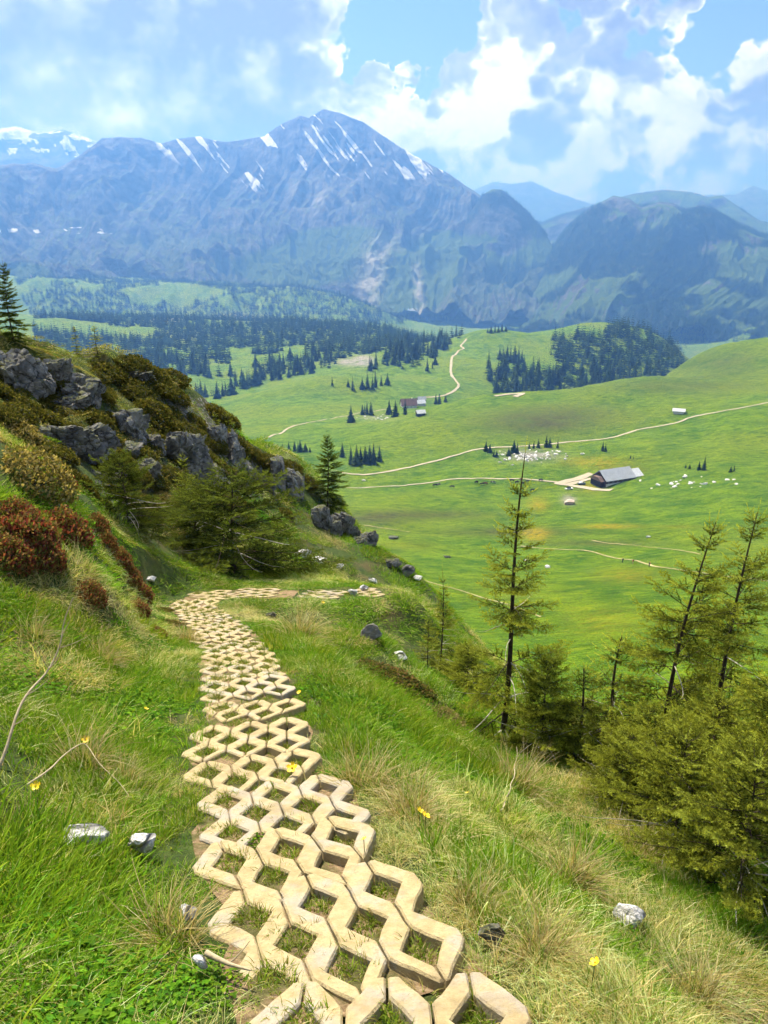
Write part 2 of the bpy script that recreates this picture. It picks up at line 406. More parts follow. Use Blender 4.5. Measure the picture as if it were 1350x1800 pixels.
def meadow_mat():
    m, nt, out = material('alpine_meadow')
    g = nt.new('ShaderNodeNewGeometry'); pos = g.outputs['Position']
    att = nt.new('ShaderNodeAttribute', attribute_name='cover')      # r: dry brownish grass, g: buttercups, b: scree / bare earth
    sep = nt.new('ShaderNodeSeparateColor'); nt.link(att.outputs['Color'], sep.inputs[0])
    big = nt.noise(pos, 0.012, 4); midn = nt.noise(pos, 0.075, 5, 0.6); fine = nt.noise(nt.mapping(pos, rot=(0, 0, 0.5), scale=(1, 2.6, 1)), 0.45, 5, 0.68); vf = nt.noise(pos, 2.2, 4, 0.7)
    base = nt.mix(nt.ramp(midn, 0.32, 0.68), c4((0.062, 0.160, 0.002)), c4((0.17, 0.285, 0.004)))
    base = nt.mix(nt.ramp(big, 0.4, 0.65, 0, 0.7), base, c4((0.20, 0.27, 0.005)))
    base = nt.mix(nt.ramp(fine, 0.50, 0.74, 0, 0.85), base, c4((0.028, 0.080, 0.002)))
    base = nt.mix(nt.ramp(fine, 0.46, 0.26, 0, 0.55), base, c4((0.30, 0.31, 0.010)))
    base = nt.mix(nt.ramp(vf, 0.46, 0.70, 0, 0.7), base, c4((0.018, 0.040, 0.004)))
    mot = nt.noise(nt.mapping(pos, rot=(0, 0, -0.3), scale=(1, 1.9, 1)), 0.17, 6, 0.7)
    base = nt.mix(nt.ramp(mot, 0.50, 0.66, 0, 0.65), base, c4((0.032, 0.092, 0.002)))
    base = nt.mix(nt.ramp(mot, 0.46, 0.34, 0, 0.5), base, c4((0.25, 0.31, 0.005)))
    dry = nt.mix(nt.ramp(fine, 0.35, 0.65), c4((0.10, 0.095, 0.03)), c4((0.055, 0.065, 0.018)))
    rr_ = nt.math('MULTIPLY', sep.outputs[0], nt.ramp(midn, 0.25, 0.6, 0.5, 1.0))
    base = nt.mix(rr_, base, dry)
    yl = nt.math('MULTIPLY', sep.outputs[1], nt.ramp(fine, 0.36, 0.58))
    base = nt.mix(yl, base, c4((0.36, 0.27, 0.008)))
    sc_ = nt.math('MULTIPLY', sep.outputs[2], nt.ramp(midn, 0.3, 0.55))
    base = nt.mix(sc_, base, nt.mix(vf, c4((0.22, 0.20, 0.17)), c4((0.40, 0.37, 0.32))))
    principled(nt, out, base, 0.9, 0.1, nt.math('ADD', fine, nt.math('MULTIPLY', mot, 2.2)), 1.0, 1.6)
    return m

def blob(px0, py0, wx, wy, X, Y, Z):
    px, py, dd = project(X, Y, Z)
    return np.exp(-(((px - px0) / wx) ** 2 + ((py - py0) / wy) ** 2))

def build_valley():
    az = np.radians(np.concatenate([np.arange(-75, -31, 1.0), np.arange(-31, 31, 0.17), np.arange(31, 75.1, 1.0)]))
    rr = np.exp(np.linspace(math.log(38), math.log(4300), 440))
    A, RR = np.meshgrid(az, rr); X, Y = RR * np.sin(A), RR * np.cos(A); Z = val_h(X, Y)
    Z = Z - 350 * sstep(3650, 4300, RR)
    V = np.stack([X, Y, Z], -1).reshape(-1, 3)
    me = mesh_np('valley_meadow', V, grid_faces(len(rr), len(az))[:, ::-1], meadow_mat())
    x, y, z = V.T
    r = np.hypot(x, y)
    nz = fbm(x / 40, y / 40, 4, 71)
    def zone(lst): return np.clip(sum(k * blob(a, b, c, d_, x, y, z) for a, b, c, d_, k in lst), 0, 1)
    # dry slopes, buttercup patches and bare ground as they lie on the meadow (world positions found from the photograph)
    dry = zone([(1000, 735, 110, 26, .55), (900, 745, 90, 22, .5), (760, 905, 130, 9, .7), (650, 915, 60, 12, .6), (1250, 640, 120, 30, .5), (1180, 680, 160, 14, .4), (900, 935, 130, 8, .7), (1050, 955, 100, 6, .7)])
    yel = zone([(940, 938, 22, 10, 1.3), (945, 885, 18, 14, .9), (1040, 855, 20, 10, .8), (1040, 812, 60, 9, .55), (1090, 826, 40, 6, .4), (1070, 925, 50, 4, .8), (1200, 926, 40, 3, .7), (900, 1040, 80, 20, .28), (1100, 1010, 60, 14, .4), (1060, 1090, 80, 30, .22), (700, 960, 60, 10, .2)])
    scree = zone([(205, 550, 25, 8, .0), (290, 560, 30, 7, .9), (420, 556, 40, 6, .7), (330, 590, 40, 8, .35), (620, 636, 28, 7, 1.2), (640, 632, 14, 8, 1.0), (930, 801, 45, 9, .9), (660, 735, 25, 5, .6), (1000, 878, 12, 8, 1.2)])
    scree = np.clip(scree * (1 + 0.8 * nz), 0, 1); dry = np.clip(dry * (1 + 0.5 * nz), 0, 1); yel = np.clip(yel * (1 + 0.9 * nz), 0, 1)
    vcol(me, 'cover', np.stack([dry, yel, scree], -1))
    return obj('valley_meadow', me, kind='structure')
valley = build_valley()

# ------------------------------------------------------------------ mountains
def mountain_mat(name, snow=0.0, forest=0.0, green=0.5, snowline=150.0):
    m, nt, out = material(name)
    g = nt.new('ShaderNodeNewGeometry'); pos = g.outputs['Position']
    sepn = nt.new('ShaderNodeSeparateXYZ'); nt.link(g.outputs['Normal'], sepn.inputs[0]); nz = sepn.outputs[2]
    sepp = nt.new('ShaderNodeSeparateXYZ'); nt.link(pos, sepp.inputs[0]); hz = sepp.outputs[2]
    n1 = nt.noise(pos, 0.0028, 6, 0.6); n2 = nt.noise(pos, 0.011, 8, 0.72); n3 = nt.noise(pos, 0.045, 4, 0.7)
    rock = nt.mix(nt.ramp(n2, 0.35, 0.68), c4((0.03, 0.032, 0.037)), c4((0.17, 0.17, 0.172)))
    grass = nt.mix(n2, c4((0.05, 0.10, 0.02)), c4((0.11, 0.17, 0.035)))
    gm = nt.math('ADD', nt.math('MULTIPLY', nt.ramp(n1, 0.38, 0.62), 0.9), nt.ramp(nz, 0.74, 0.90, -0.5, 0.4))
    gm = nt.math('ADD', nt.math('SUBTRACT', gm, nt.ramp(hz, 0, 500, 0.0, 0.85)), nt.ramp(hz, 120, -180, 0.0, 0.45))
    gm = nt.math('MAXIMUM', nt.math('MULTIPLY', nt.ramp(gm, 0.2, 0.55), green), nt.ramp(nt.math('ADD', nt.new('ShaderNodeAttribute', attribute_name='lush').outputs['Fac'], nt.math('MULTIPLY', nt.math('SUBTRACT', n1, 0.5), 0.9)), 0.3, 0.6))
    col = nt.mix(gm, rock, grass)
    att = nt.new('ShaderNodeAttribute', attribute_name='cover')       # r: snow lies here, g: wood, b: pale scree
    sep = nt.new('ShaderNodeSeparateColor'); nt.link(att.outputs['Color'], sep.inputs[0])
    col = nt.mix(sep.outputs[2], col, nt.mix(n3, c4((0.36, 0.35, 0.32)), c4((0.55, 0.52, 0.47))))
    fo = nt.math('MULTIPLY', sep.outputs[1], nt.ramp(n2, 0.30, 0.48))
    col = nt.mix(fo, col, nt.mix(n3, c4((0.008, 0.018, 0.008)), c4((0.03, 0.05, 0.016))))
    col = nt.mix(nt.ramp(sep.outputs[0], 0.42, 0.55), col, c4((0.82, 0.84, 0.88)))
    principled(nt, out, col, 0.9, 0.1, n2, 1.0, 55.0)
    return m

def mountain(name, ctrl, absz, az_px, naz, r0, r1, nr, mat, amp=70, nscale=420, crest=None, cover=None, lam=2e-4, seed=0, edge=0.0, line=None, lush=()):
    c = [PR(*t) for t in ctrl] + [_pr_abs(*t) for t in absz]
    c = np.array(c); S = TPS(c[:, :2] * [1.35, 1], c[:, 2], lam)
    a0, a1 = [math.atan2(ray(p, 400)[0], ray(p, 400)[1]) for p in az_px]
    az = np.linspace(a0, a1, naz); rr = np.linspace(r0, r1, nr)
    A, RR = np.meshgrid(az, rr); X, Y = RR * np.sin(A), RR * np.cos(A)
    Z = S(np.stack([A.ravel() * 1.35, np.log(RR).ravel()], -1)).reshape(X.shape)
    rc = crest if crest else r1
    near_crest = 1 - 0.82 * np.exp(-((RR - rc) / (0.05 * rc)) ** 2)
    wx = fbm(X / 700, Y / 700, 3, seed + 5) * 0.9
    # gullies run down the face
    gul = ridged(A * rc / nscale + wx, RR / (nscale * 2.4) + wx, 5, seed + 11, 0.55)
    Z = Z + near_crest * amp * gul + near_crest * amp * 0.35 * fbm(X / 160, Y / 160, 4, seed + 2) + 0.16 * amp * ridged(X / 90, Y / 200, 3, seed + 8)
    if line:                                           # the crest line itself, peak by peak
        la = np.array([math.atan2(ray(p, 300)[0], ray(p, 300)[1]) for p, q_ in line]); lz = np.array([PR(p, q_, rc)[2] for p, q_ in line]); o_ = np.argsort(la)
        tgt = np.interp(az, la[o_], lz[o_]) + 0.05 * amp * fbm(az * rc / 45.0, az * 0 + seed, 4, seed + 31)
        k = int(np.argmin(np.abs(rr - rc))); Z = Z + (tgt - Z[k])[None] * np.exp(-((RR - rc) / (0.030 * rc)) ** 2)
        Z = np.minimum(Z, (tgt / rc)[None] * RR - 0.03 * np.abs(RR - rr[k]))     # nothing before or behind the crest overtops it
    Z = Z - edge * (1 - sstep(0, 0.24, (A - a0) / (a1 - a0))) * sstep(r0, r0 + 0.35 * (rc - r0), RR)
    V = np.stack([X, Y, Z], -1).reshape(-1, 3)
    me = mesh_np(name, V, grid_faces(nr, naz)[:, ::-1], mat)
    cv = np.zeros((len(V), 3))
    if cover: cv = cover(V[:, 0], V[:, 1], V[:, 2], gul.ravel(), RR.ravel())
    vcol(me, 'cover', cv)
    px, py, dd = project(*V.T)
    lu = sum(np.exp(-((px - a) / b) ** 2 - ((py - c_) / e_) ** 2) for a, b, c_, e_ in lush) + 0 * px
    at_ = me.attributes.new('lush', 'FLOAT', 'POINT'); at_.data.foreach_set('value', lu.astype(np.float32))
    return obj(name, me, kind='structure'), S

def crest_pts(lst, r, back=0.11, drop=300):
    a = [(px, py, r) for px, py in lst]
    b = []
    for px, py in lst:
        p = PR(px, py, r); b.append((px, r * (1 + back), p[2] - drop))
    return a, b, lst

# main massif
cl, cb, ln = crest_pts([(-400, 330), (-200, 305), (-60, 292), (20, 288), (60, 287), (100, 296), (140, 276), (185, 244), (215, 241), (250, 242), (290, 252), (318, 243), (355, 240), (395, 250), (430, 246), (465, 240), (500, 217), (530, 203), (545, 208), (571, 191), (600, 199), (640, 215), (690, 250), (740, 280), (790, 306), (845, 342), (890, 385), (940, 430), (1010, 470), (1150, 500), (1400, 520)], 5200, 0.09, 330)
face = [(-200, 490, 3650), (40, 486, 3600), (200, 494, 3600), (400, 500, 3600), (560, 520, 3600), (700, 560, 3400), (850, 560, 3400), (1000, 545, 3700), (1300, 540, 3800),
        (60, 405, 4350), (200, 400, 4350), (350, 400, 4400), (450, 420, 4200), (620, 372, 4300), (540, 330, 4550), (560, 440, 4050), (640, 480, 3850), (740, 420, 4250), (760, 500, 3800), (480, 340, 4650), (700, 330, 4700), (250, 310, 4850), (400, 300, 4950), (600, 280, 4800), (820, 430, 4250), (900, 480, 4050)]
def cov_main(x, y, z, gul, r):
    px, py, dd = project(x, y, z)
    sl = fbm((px * 0.84 - py * 0.62) / 8.5, (px * 0.62 + py * 0.84) / 70, 4, 77)      # bands of strata dipping to the right
    where = np.clip(sstep(350, 225, py) * 0.9 * sstep(170, 420, px) + 0.35 * np.exp(-((px - 430) / 70) ** 2 - ((py - 320) / 40) ** 2) + 0.35 * np.exp(-((px - 545) / 70) ** 2 - ((py - 235) / 45) ** 2) + 0.22 * np.exp(-((px - 700) / 120) ** 2 - ((py - 280) / 50) ** 2), 0, 1)
    s = np.clip(sstep(0.12, 0.34, sl - 0.2 * gul) * where * 1.6, 0, 1) * sstep(880, 800, px)
    s2 = np.exp(-((py - 405) / 7) ** 2) * sstep(0.30, 0.5, fbm(px / 22, py / 9, 3, 5)) * sstep(280, 230, px)
    t = sstep(350, 470, py)
    wood = sstep(430, 520, py) * sstep(-0.15, 0.15, fbm(x / 330, y / 330, 4, 81) - 0.6 * np.exp(-((px - 680) / 130) ** 2)) * 0.9
    scree = np.exp(-((px - 655 + 0.25 * (py - 480)) / 22) ** 2) * sstep(395, 430, py) + np.exp(-((px - 735 - 0.1 * (py - 500)) / 8) ** 2) * sstep(440, 480, py) + 0.8 * np.exp(-((px - 570) / 55) ** 2 - ((py - 345) / 28) ** 2)
    scree = np.clip(scree * (0.55 + 0.9 * fbm(x / 60, y / 60, 3, 91)), 0, 0.9)
    return np.stack([np.clip(s + s2, 0, 1), wood, scree], -1)
mountain('mountain_massif', cl + face, cb, (-120, 1250), 860, 3350, 5700, 400, mountain_mat('massif_rock', 1.0), amp=95, nscale=300, crest=5200, cover=cov_main, seed=101, line=ln, lush=((600, 90, 420, 26), (720, 80, 500, 60), (470, 70, 470, 30), (780, 40, 440, 40), (30, 80, 480, 22), (560, 60, 470, 40)))

# snow range far on the left, shut in by the massif
cl, cb, ln = crest_pts([(-300, 215), (-100, 222), (0, 228), (40, 222), (80, 236), (120, 228), (165, 244), (200, 262), (260, 300), (330, 330)], 9000, 0.1, 400)
def cov_snow(x, y, z, gul, r):
    px, py, dd = project(x, y, z)
    s = 0.8 * sstep(0.0, 0.4, fbm(px / 20, py / 12, 4, 17) + 0.4 * gul + (250 - py) / 70)
    return np.stack([s, 0 * s, 0 * s], -1)
mountain('snow_range', cl + [(-300, 320, 7400), (0, 315, 7400), (200, 330, 7400)], cb, (-300, 330), 220, 7300, 9900, 90, mountain_mat('snow_rock', 1.0, green=0.2), amp=90, nscale=600, crest=9000, cover=cov_snow, seed=201, line=ln)

# pale ridges at the far right
cl, cb, ln = crest_pts([(700, 345), (830, 330), (870, 318), (900, 324), (935, 318), (980, 338), (1040, 357), (1100, 372), (1160, 362), (1210, 345), (1260, 342), (1300, 342), (1328, 326), (1350, 334), (1420, 330), (1600, 345)], 11500, 0.08, 400)
mountain('distant_ridge', cl + [(700, 420, 9800), (1000, 425, 9800), (1300, 425, 9800), (1600, 425, 9800)], cb, (700, 1600), 260, 9700, 12400, 60, mountain_mat('ridge_rock', green=0.6), amp=60, nscale=700, crest=11500, seed=301, edge=150.0, line=ln)

# grassy ridge behind the wooded hills
cl, cb, ln = crest_pts([(900, 352), (880, 345), (930, 372), (960, 385), (1010, 372), (1080, 350), (1120, 340), (1170, 333), (1220, 337), (1250, 346), (1275, 343), (1310, 365), (1350, 388), (1420, 400), (1600, 400)], 6300, 0.09, 260)
def cov_wood(k, lo):
    def f(x, y, z, gul, r):
        px, py, dd = project(x, y, z)
        wd = sstep(-0.22 - 0.3 * k, 0.12 - 0.3 * k, fbm(x / 260, y / 260, 4, 83)) * sstep(lo, lo + 25, py)
        return np.stack([0 * wd, wd, 0 * wd], -1)
    return f
mountain('grassy_ridge', cl + [(900, 470, 5200), (1100, 470, 5200), (1350, 470, 5200), (1600, 470, 5200)], cb, (830, 1600), 260, 5100, 7000, 110, mountain_mat('grassy_ridge_rock', green=1.0), amp=45, nscale=380, crest=6300, cover=cov_wood(0.0, 350), seed=401, edge=150.0, line=ln)

# steep knob below the massif
cl, cb, ln = crest_pts([(740, 520), (775, 470), (805, 420), (830, 372), (850, 342), (868, 332), (884, 333), (905, 350), (935, 376), (965, 408), (985, 440), (1010, 470), (1060, 500)], 4450, 0.07, 230)
def cov_knob(x, y, z, gul, r):
    px, py, dd = project(x, y, z)
    wd = sstep(-0.35, 0.05, fbm(x / 200, y / 200, 4, 87)) * sstep(440, 400, py) * 0.8 + sstep(0.0, 0.2, fbm(x / 230, y / 230, 4, 88)) * sstep(440, 480, py)
    return np.stack([0 * wd, np.clip(wd, 0, 1), 0 * wd], -1)
mountain('rock_knob', cl + [(740, 560, 3650), (880, 555, 3550), (1050, 560, 3650), (880, 440, 4150), (820, 470, 4050), (940, 470, 4050)], cb, (715, 1075), 240, 3500, 5000, 170, mountain_mat('knob_rock', green=1.0), amp=48, nscale=200, crest=4450, cover=cov_knob, seed=501, edge=150.0, line=ln, lush=((850, 110, 490, 40), (960, 50, 450, 25), (800, 30, 430, 25)))

# wooded hills on the right
cl, cb, ln = crest_pts([(930, 470), (965, 420), (1000, 388), (1040, 366), (1083, 343), (1110, 349), (1135, 362), (1165, 354), (1190, 357), (1212, 368), (1240, 361), (1265, 366), (1300, 386), (1350, 408), (1420, 425), (1600, 440)], 4700, 0.08, 220)
mountain('wooded_hills', cl + [(930, 580, 3000), (1050, 590, 2900), (1200, 585, 2900), (1350, 545, 3250), (1600, 560, 3250), (1100, 470, 3600), (1250, 480, 3600), (1000, 500, 3500), (1350, 490, 3600), (1060, 430, 3900)], cb, (900, 1600), 420, 2850, 5100, 240,
         mountain_mat('wooded_hill_rock', green=1.0), amp=62, nscale=260, crest=4700, cover=cov_wood(0.30, 345), seed=601, edge=150.0, line=ln, lush=((1030, 60, 465, 22), (1100, 20, 450, 20), (1170, 20, 378, 8), (1300, 60, 560, 20)))

# ------------------------------------------------------------------ haze between the far things and the viewer
hm = bpy.data.materials.new('haze_air'); hm.use_nodes = True
ht = NT(hm.node_tree); hm.node_tree.nodes.clear()
pv = ht.new('ShaderNodeVolumePrincipled'); ho = ht.new('ShaderNodeOutputMaterial')
pv.inputs['Color'].default_value = (0.13, 0.345, 0.96, 1); pv.inputs['Absorption Color'].default_value = (0.34, 0.32, 0.0, 1); pv.inputs['Density'].default_value = 2.3e-4; pv.inputs['Anisotropy'].default_value = 0.3
ht.link(pv.outputs[0], ho.inputs['Volume'])
hm.cycles.homogeneous_volume = True
def box_mesh(name, lo, hi, mat=None):
    (x0, y0, z0), (x1, y1, z1) = lo, hi
    V = [(x0, y0, z0), (x1, y0, z0), (x1, y1, z0), (x0, y1, z0), (x0, y0, z1), (x1, y0, z1), (x1, y1, z1), (x0, y1, z1)]
    F = [(0, 3, 2, 1), (4, 5, 6, 7), (0, 1, 5, 4), (1, 2, 6, 5), (2, 3, 7, 6), (3, 0, 4, 7)]
    return mesh_np(name, V, F, mat, False)
allz = [(o.matrix_world @ Vector(c))[2] for o in C.objects if o.type == 'MESH' for c in o.bound_box]
obj('haze', box_mesh('haze', (-16000, -3000, min(allz) - 1), (16000, 16000, max(allz) + 15), hm), kind='stuff')
# ------------------------------------------------------------------ paved path of lattice slabs
LONG = 1.65          # the openings are longer than wide
def slab_polys(rows):
    g = 0.003; out = []
    def strip(x0, sgn):        # between a column with rows at 0 (and -0.2) and a column with a row at -0.1
        if rows == 2:
            p = [(g, .106), (.030, .106), (.1 - g, .036 + g), (.1 - g, -.042 - g), (.042, -.1), (.1 - g, -.158 + g), (.1 - g, -.192), (.085, -.192), (g, -.108 - g), (g, -.058 + g), (.058, 0), (g, .058 - g)]
        else:
            p = [(g, .106), (.030, .106), (.1 - g, .036 + g), (.1 - g, -.042 - g), (.042, -.1), (.1 - g, -.158 + g), (.1 - g, -.208 - g), (.014, -.292), (g, -.292), (g, -.258 + g), (.058, -.2), (g, -.142 - g), (g, -.058 + g), (.058, 0), (g, .058 - g)]
        p = [(x0 + sgn * x, y) for x, y in p]
        return p if sgn > 0 else p[::-1]
    for x0 in (-.2, 0.0): out.append(strip(x0, 1))
    for x0 in (0.0, .2): out.append(strip(x0, -1))
    if rows == 2:
        e_ = [(g, .106), (.030, .106), (.116, .02), (.116, -.012), (g, -.115), (g, -.058 + g), (.058, 0), (g, .058 - g)]
    else:
        e_ = [(g, .106), (.030, .106), (.116, .02), (.116, -.02), (.036, -.1), (.116, -.18), (.116, -.206), (.014, -.292), (g, -.292), (g, -.258 + g), (.058, -.2), (g, -.142 - g), (g, -.058 + g), (.058, 0), (g, .058 - g)]
    out.append([(.2 + x, y) for x, y in e_]); out.append([(-.2 - x, y) for x, y in e_][::-1])
    return out

def paver_mat():
    m, nt, out = material('sandy_concrete')
    tc = nt.new('ShaderNodeNewGeometry').outputs['Position']; oi = nt.new('ShaderNodeObjectInfo').outputs['Random']
    n1 = nt.noise(tc, 7, 5, 0.6); n2 = nt.noise(tc, 95, 4, 0.7); n3 = nt.noise(tc, 26, 6, 0.65)
    v = nt.new('ShaderNodeTexVoronoi'); v.inputs['Scale'].default_value = 60; nt.link(tc, v.inputs['Vector'])
    col = nt.mix(nt.ramp(n3, 0.3, 0.72), c4((0.30, 0.235, 0.115)), c4((0.42, 0.345, 0.19)))
    col = nt.mix(nt.ramp(nt.math('ADD', n1, nt.math('MULTIPLY', oi, 0.16)), 0.56, 0.74, 0, 0.8), col, c4((0.33, 0.30, 0.25)))    # grey weathering
    col = nt.mix(nt.ramp(n3, 0.58, 0.72, 0, 0.75), col, c4((0.27, 0.20, 0.115)))
    col = nt.mix(nt.ramp(v.outputs['Distance'], 0.10, 0.28, 0.6, 0), col, c4((0.30, 0.22, 0.13)))
    col = nt.mix(nt.ramp(n2, 0.58, 0.75, 0, 0.55), col, c4((0.22, 0.17, 0.10)))
    n4 = nt.noise(tc, 2.6, 6, 0.7)
    col = nt.mix(nt.ramp(n4, 0.50, 0.68, 0, 0.55), col, c4((0.20, 0.15, 0.085)))
    principled(nt, out, col, 0.9, 0.2, nt.math('ADD', n2, nt.math('MULTIPLY', n3, 0.8)), 0.75, 0.008)
    return m
PAVER = paver_mat()

def slab_mesh(rows, seed):
    rr_ = random.Random(seed); bm = bmesh.new()
    for poly in slab_polys(rows):
        # wavy, worn edges
        pts = []
        for (a, b) in zip(poly, poly[1:] + poly[:1]):
            L = math.hypot(b[0] - a[0], b[1] - a[1]); k = max(1, int(L / 0.028))
            for i in range(k):
                t = i / k; j = 0.0 if i == 0 else 1.0
                pts.append((a[0] + (b[0] - a[0]) * t + rr_.uniform(-.0012, .0012) * (1 + j), a[1] + (b[1] - a[1]) * t + rr_.uniform(-.0012, .0012) * (1 + j)))
        vs = [bm.verts.new((x, y * LONG, 0)) for x, y in pts]
        f = bm.faces.new(vs)
        if f.normal.z < 0 or f.calc_area() == 0: pass
        bm.normal_update()
        if f.normal.z < 0: f.normal_flip()
        inner = bmesh.ops.inset_individual(bm, faces=[f], thickness=0.005, use_even_offset=True)
        for v in f.verts: v.co.z += rr_.uniform(-.0012, .0012)
        rim = [e_ for e_ in bm.edges if e_.is_boundary and e_.verts[0].co.z < 1e-9 and e_.verts[0].co.z > -1e-4]
        for v in set(v for e_ in rim for v in e_.verts): v.co.z = -0.006
        ext = bmesh.ops.extrude_edge_only(bm, edges=rim)
        for v in [x for x in ext['geom'] if isinstance(x, bmesh.types.BMVert)]: v.co.z = -0.085
    bmesh.ops.triangulate(bm, faces=[f for f in bm.faces if len(f.verts) > 4])
    bmesh.ops.recalc_face_normals(bm, faces=bm.faces)
    me = bpy.data.meshes.new('paving_slab'); bm.to_mesh(me); bm.free(); me.materials.append(PAVER)
    for p_ in me.polygons: p_.use_smooth = False
    return me
SLAB = {2: [slab_mesh(2, s) for s in (1, 2, 3)], 3: [slab_mesh(3, s) for s in (4, 5)]}

# where the slabs lie: the first ones read off the photograph one by one, the rest along the path's line
slab_spots = []
ROWS = [2, 3, 2, 3, 2, 3, 2, 3]
for (l, r_), rows in zip([((528, 1835), (830, 1803)), ((440, 1633), (668, 1573)), ((406, 1535), (596, 1484)), ((402, 1422), (565, 1396)), ((375, 1368), (513, 1347)), ((374, 1299), (501, 1289)), ((386, 1252), (506, 1249)), ((375, 1213), (478, 1203))], ROWS):
    a, b = np.array(on_slope(*l)), np.array(on_slope(*r_)); c = (a + b) / 2
    slab_spots.append((c[0], c[1], math.atan2(b[1] - a[1], b[0] - a[0]) - R(8), rows))
pl = np.array([on_slope(*p)[:2] for p in [(427, 1208), (412, 1150), (392, 1118), (366, 1092), (348, 1072), (352, 1058), (385, 1048), (440, 1044), (470, 1044)]])
def resample(pl, step, start=0.0):
    seg = np.hypot(*(pl[1:] - pl[:-1]).T); cum = np.concatenate([[0], np.cumsum(seg)]); out = []
    s = start
    while s < cum[-1]:
        k = np.searchsorted(cum, s, side='right') - 1; t = (s - cum[k]) / seg[k]
        out.append((pl[k] + t * (pl[k + 1] - pl[k]), (pl[k + 1] - pl[k]) / seg[k])); s += step
    return out
for i, (p, t) in enumerate(resample(pl, 0.585, 0.60)):
    ang = math.atan2(t[1], t[0]) - math.pi / 2
    slab_spots.append((p[0] + random.uniform(-.05, .05), p[1], ang + random.uniform(-.08, .08), 3))
pl2 = np.array([on_slope(*p)[:2] for p in [(505, 1045), (545, 1046), (600, 1048), (652, 1043)]])
for i, (p, t) in enumerate(resample(pl2, 0.58, 0.1)):
    if i in (0, 3): continue
    slab_spots.append((p[0], p[1] + random.uniform(-.06, .06), math.atan2(t[1], t[0]) - math.pi / 2 + random.uniform(-.15, .15), 2 + i % 2))

def ribbon(pts, half, lift, hfun, name, mat, jag=0.0, n_across=4):
    """a strip of ground laid over the terrain"""
    pts = np.asarray(pts); t = np.gradient(pts, axis=0); t /= np.linalg.norm(t, axis=1)[:, None]; nrm = np.stack([-t[:, 1], t[:, 0]], -1)
    rows = []
    for k in np.linspace(-1, 1, n_across + 1):
        hw = half * (1 + jag * fbm(pts[:, 0] * 2.2 + 9 * k, pts[:, 1] * 2.2, 3, 7))
        rows.append(pts + nrm * (k * hw)[:, None])
    XY = np.stack(rows, 1); Z = hfun(XY[..., 0], XY[..., 1]) + lift
    V = np.concatenate([XY, Z[..., None]], -1).reshape(-1, 3)
    return mesh_np(name, V, grid_faces(len(pts), n_across + 1)[:, ::-1], mat)

def smooth_line(pts, step):
    pts = np.asarray(pts, float)
    # Catmull-Rom through the points
    P4 = np.vstack([2 * pts[0] - pts[1], pts, 2 * pts[-1] - pts[-2]]); out = []
    for i in range(1, len(P4) - 2):
        p0, p1, p2, p3 = P4[i - 1:i + 3]; n = max(2, int(np.linalg.norm(p2 - p1) / step))
        for t in np.linspace(0, 1, n, endpoint=False):
            out.append(0.5 * ((2 * p1) + (-p0 + p2) * t + (2 * p0 - 5 * p1 + 4 * p2 - p3) * t * t + (-p0 + 3 * p1 - 3 * p2 + p3) * t ** 3))
    out.append(pts[-1]); return np.array(out)

def soil_mat():
    m, nt, out = material('trodden_soil')
    pos = nt.new('ShaderNodeNewGeometry').outputs['Position']
    n1 = nt.noise(pos, 6, 5); n2 = nt.noise(pos, 60, 5, 0.7)
    col = nt.mix(nt.ramp(n2, 0.35, 0.7), c4((0.16, 0.105, 0.055)), c4((0.36, 0.26, 0.15)))
    col = nt.mix(nt.ramp(n1, 0.45, 0.6, 0, 0.8), col, c4((0.07, 0.08, 0.022)))
    principled(nt, out, col, 0.95, 0.1, n2, 0.9, 0.02)
    return m
path_line = smooth_line(PATH_XY[1:15], 0.12)
path = obj('path', ribbon(path_line, 0.29, 0.006, hill_h, 'path', soil_mat(), 0.45, 6), kind='structure')
slab_frames = []
for i, (x, y, ang, rows) in enumerate(slab_spots):
    # the slab leans as the ground under its four corners does
    off = [(0, 0.10), (0, -0.34), (0.24, -0.10), (-0.24, -0.10)]
    cs, sn = math.cos(ang), math.sin(ang)
    pts = [Vector((x + cs * u - sn * v, y + sn * u + cs * v, 0)) for u, v in off]
    hz = hill_h(np.array([p.x for p in pts]), np.array([p.y for p in pts]))
    pts = [Vector((p.x, p.y, h)) for p, h in zip(pts, hz)]
    vy = (pts[0] - pts[1]).normalized(); vx = (pts[2] - pts[3]).normalized()
    vz = vx.cross(vy).normalized(); vx = vy.cross(vz)
    M = Matrix((vx, vy, vz)).transposed()
    roll = R(-3.8) if i < 8 else 0.0          # the outer edge of the first slabs stands proud of the slope
    M = M @ Matrix.Rotation(random.uniform(-.012, .012) + R(0.6), 3, 'X') @ Matrix.Rotation(random.uniform(-.02, .02) + roll, 3, 'Y')
    zc = sum(h for h in hz) / 4 - (-0.06) * (vy.z) * 0
    org = (pts[2] + pts[3]) / 2 + vy * 0.10 + vz * (random.uniform(0.018, 0.028) + (0.012 if i < 8 else 0))
    o = obj('paving_slab', random.choice(SLAB[rows]), parent=path)
    o.matrix_world = Matrix.Translation(org) @ M.to_4x4()
    slab_frames.append((np.array(org), np.array(M), rows))

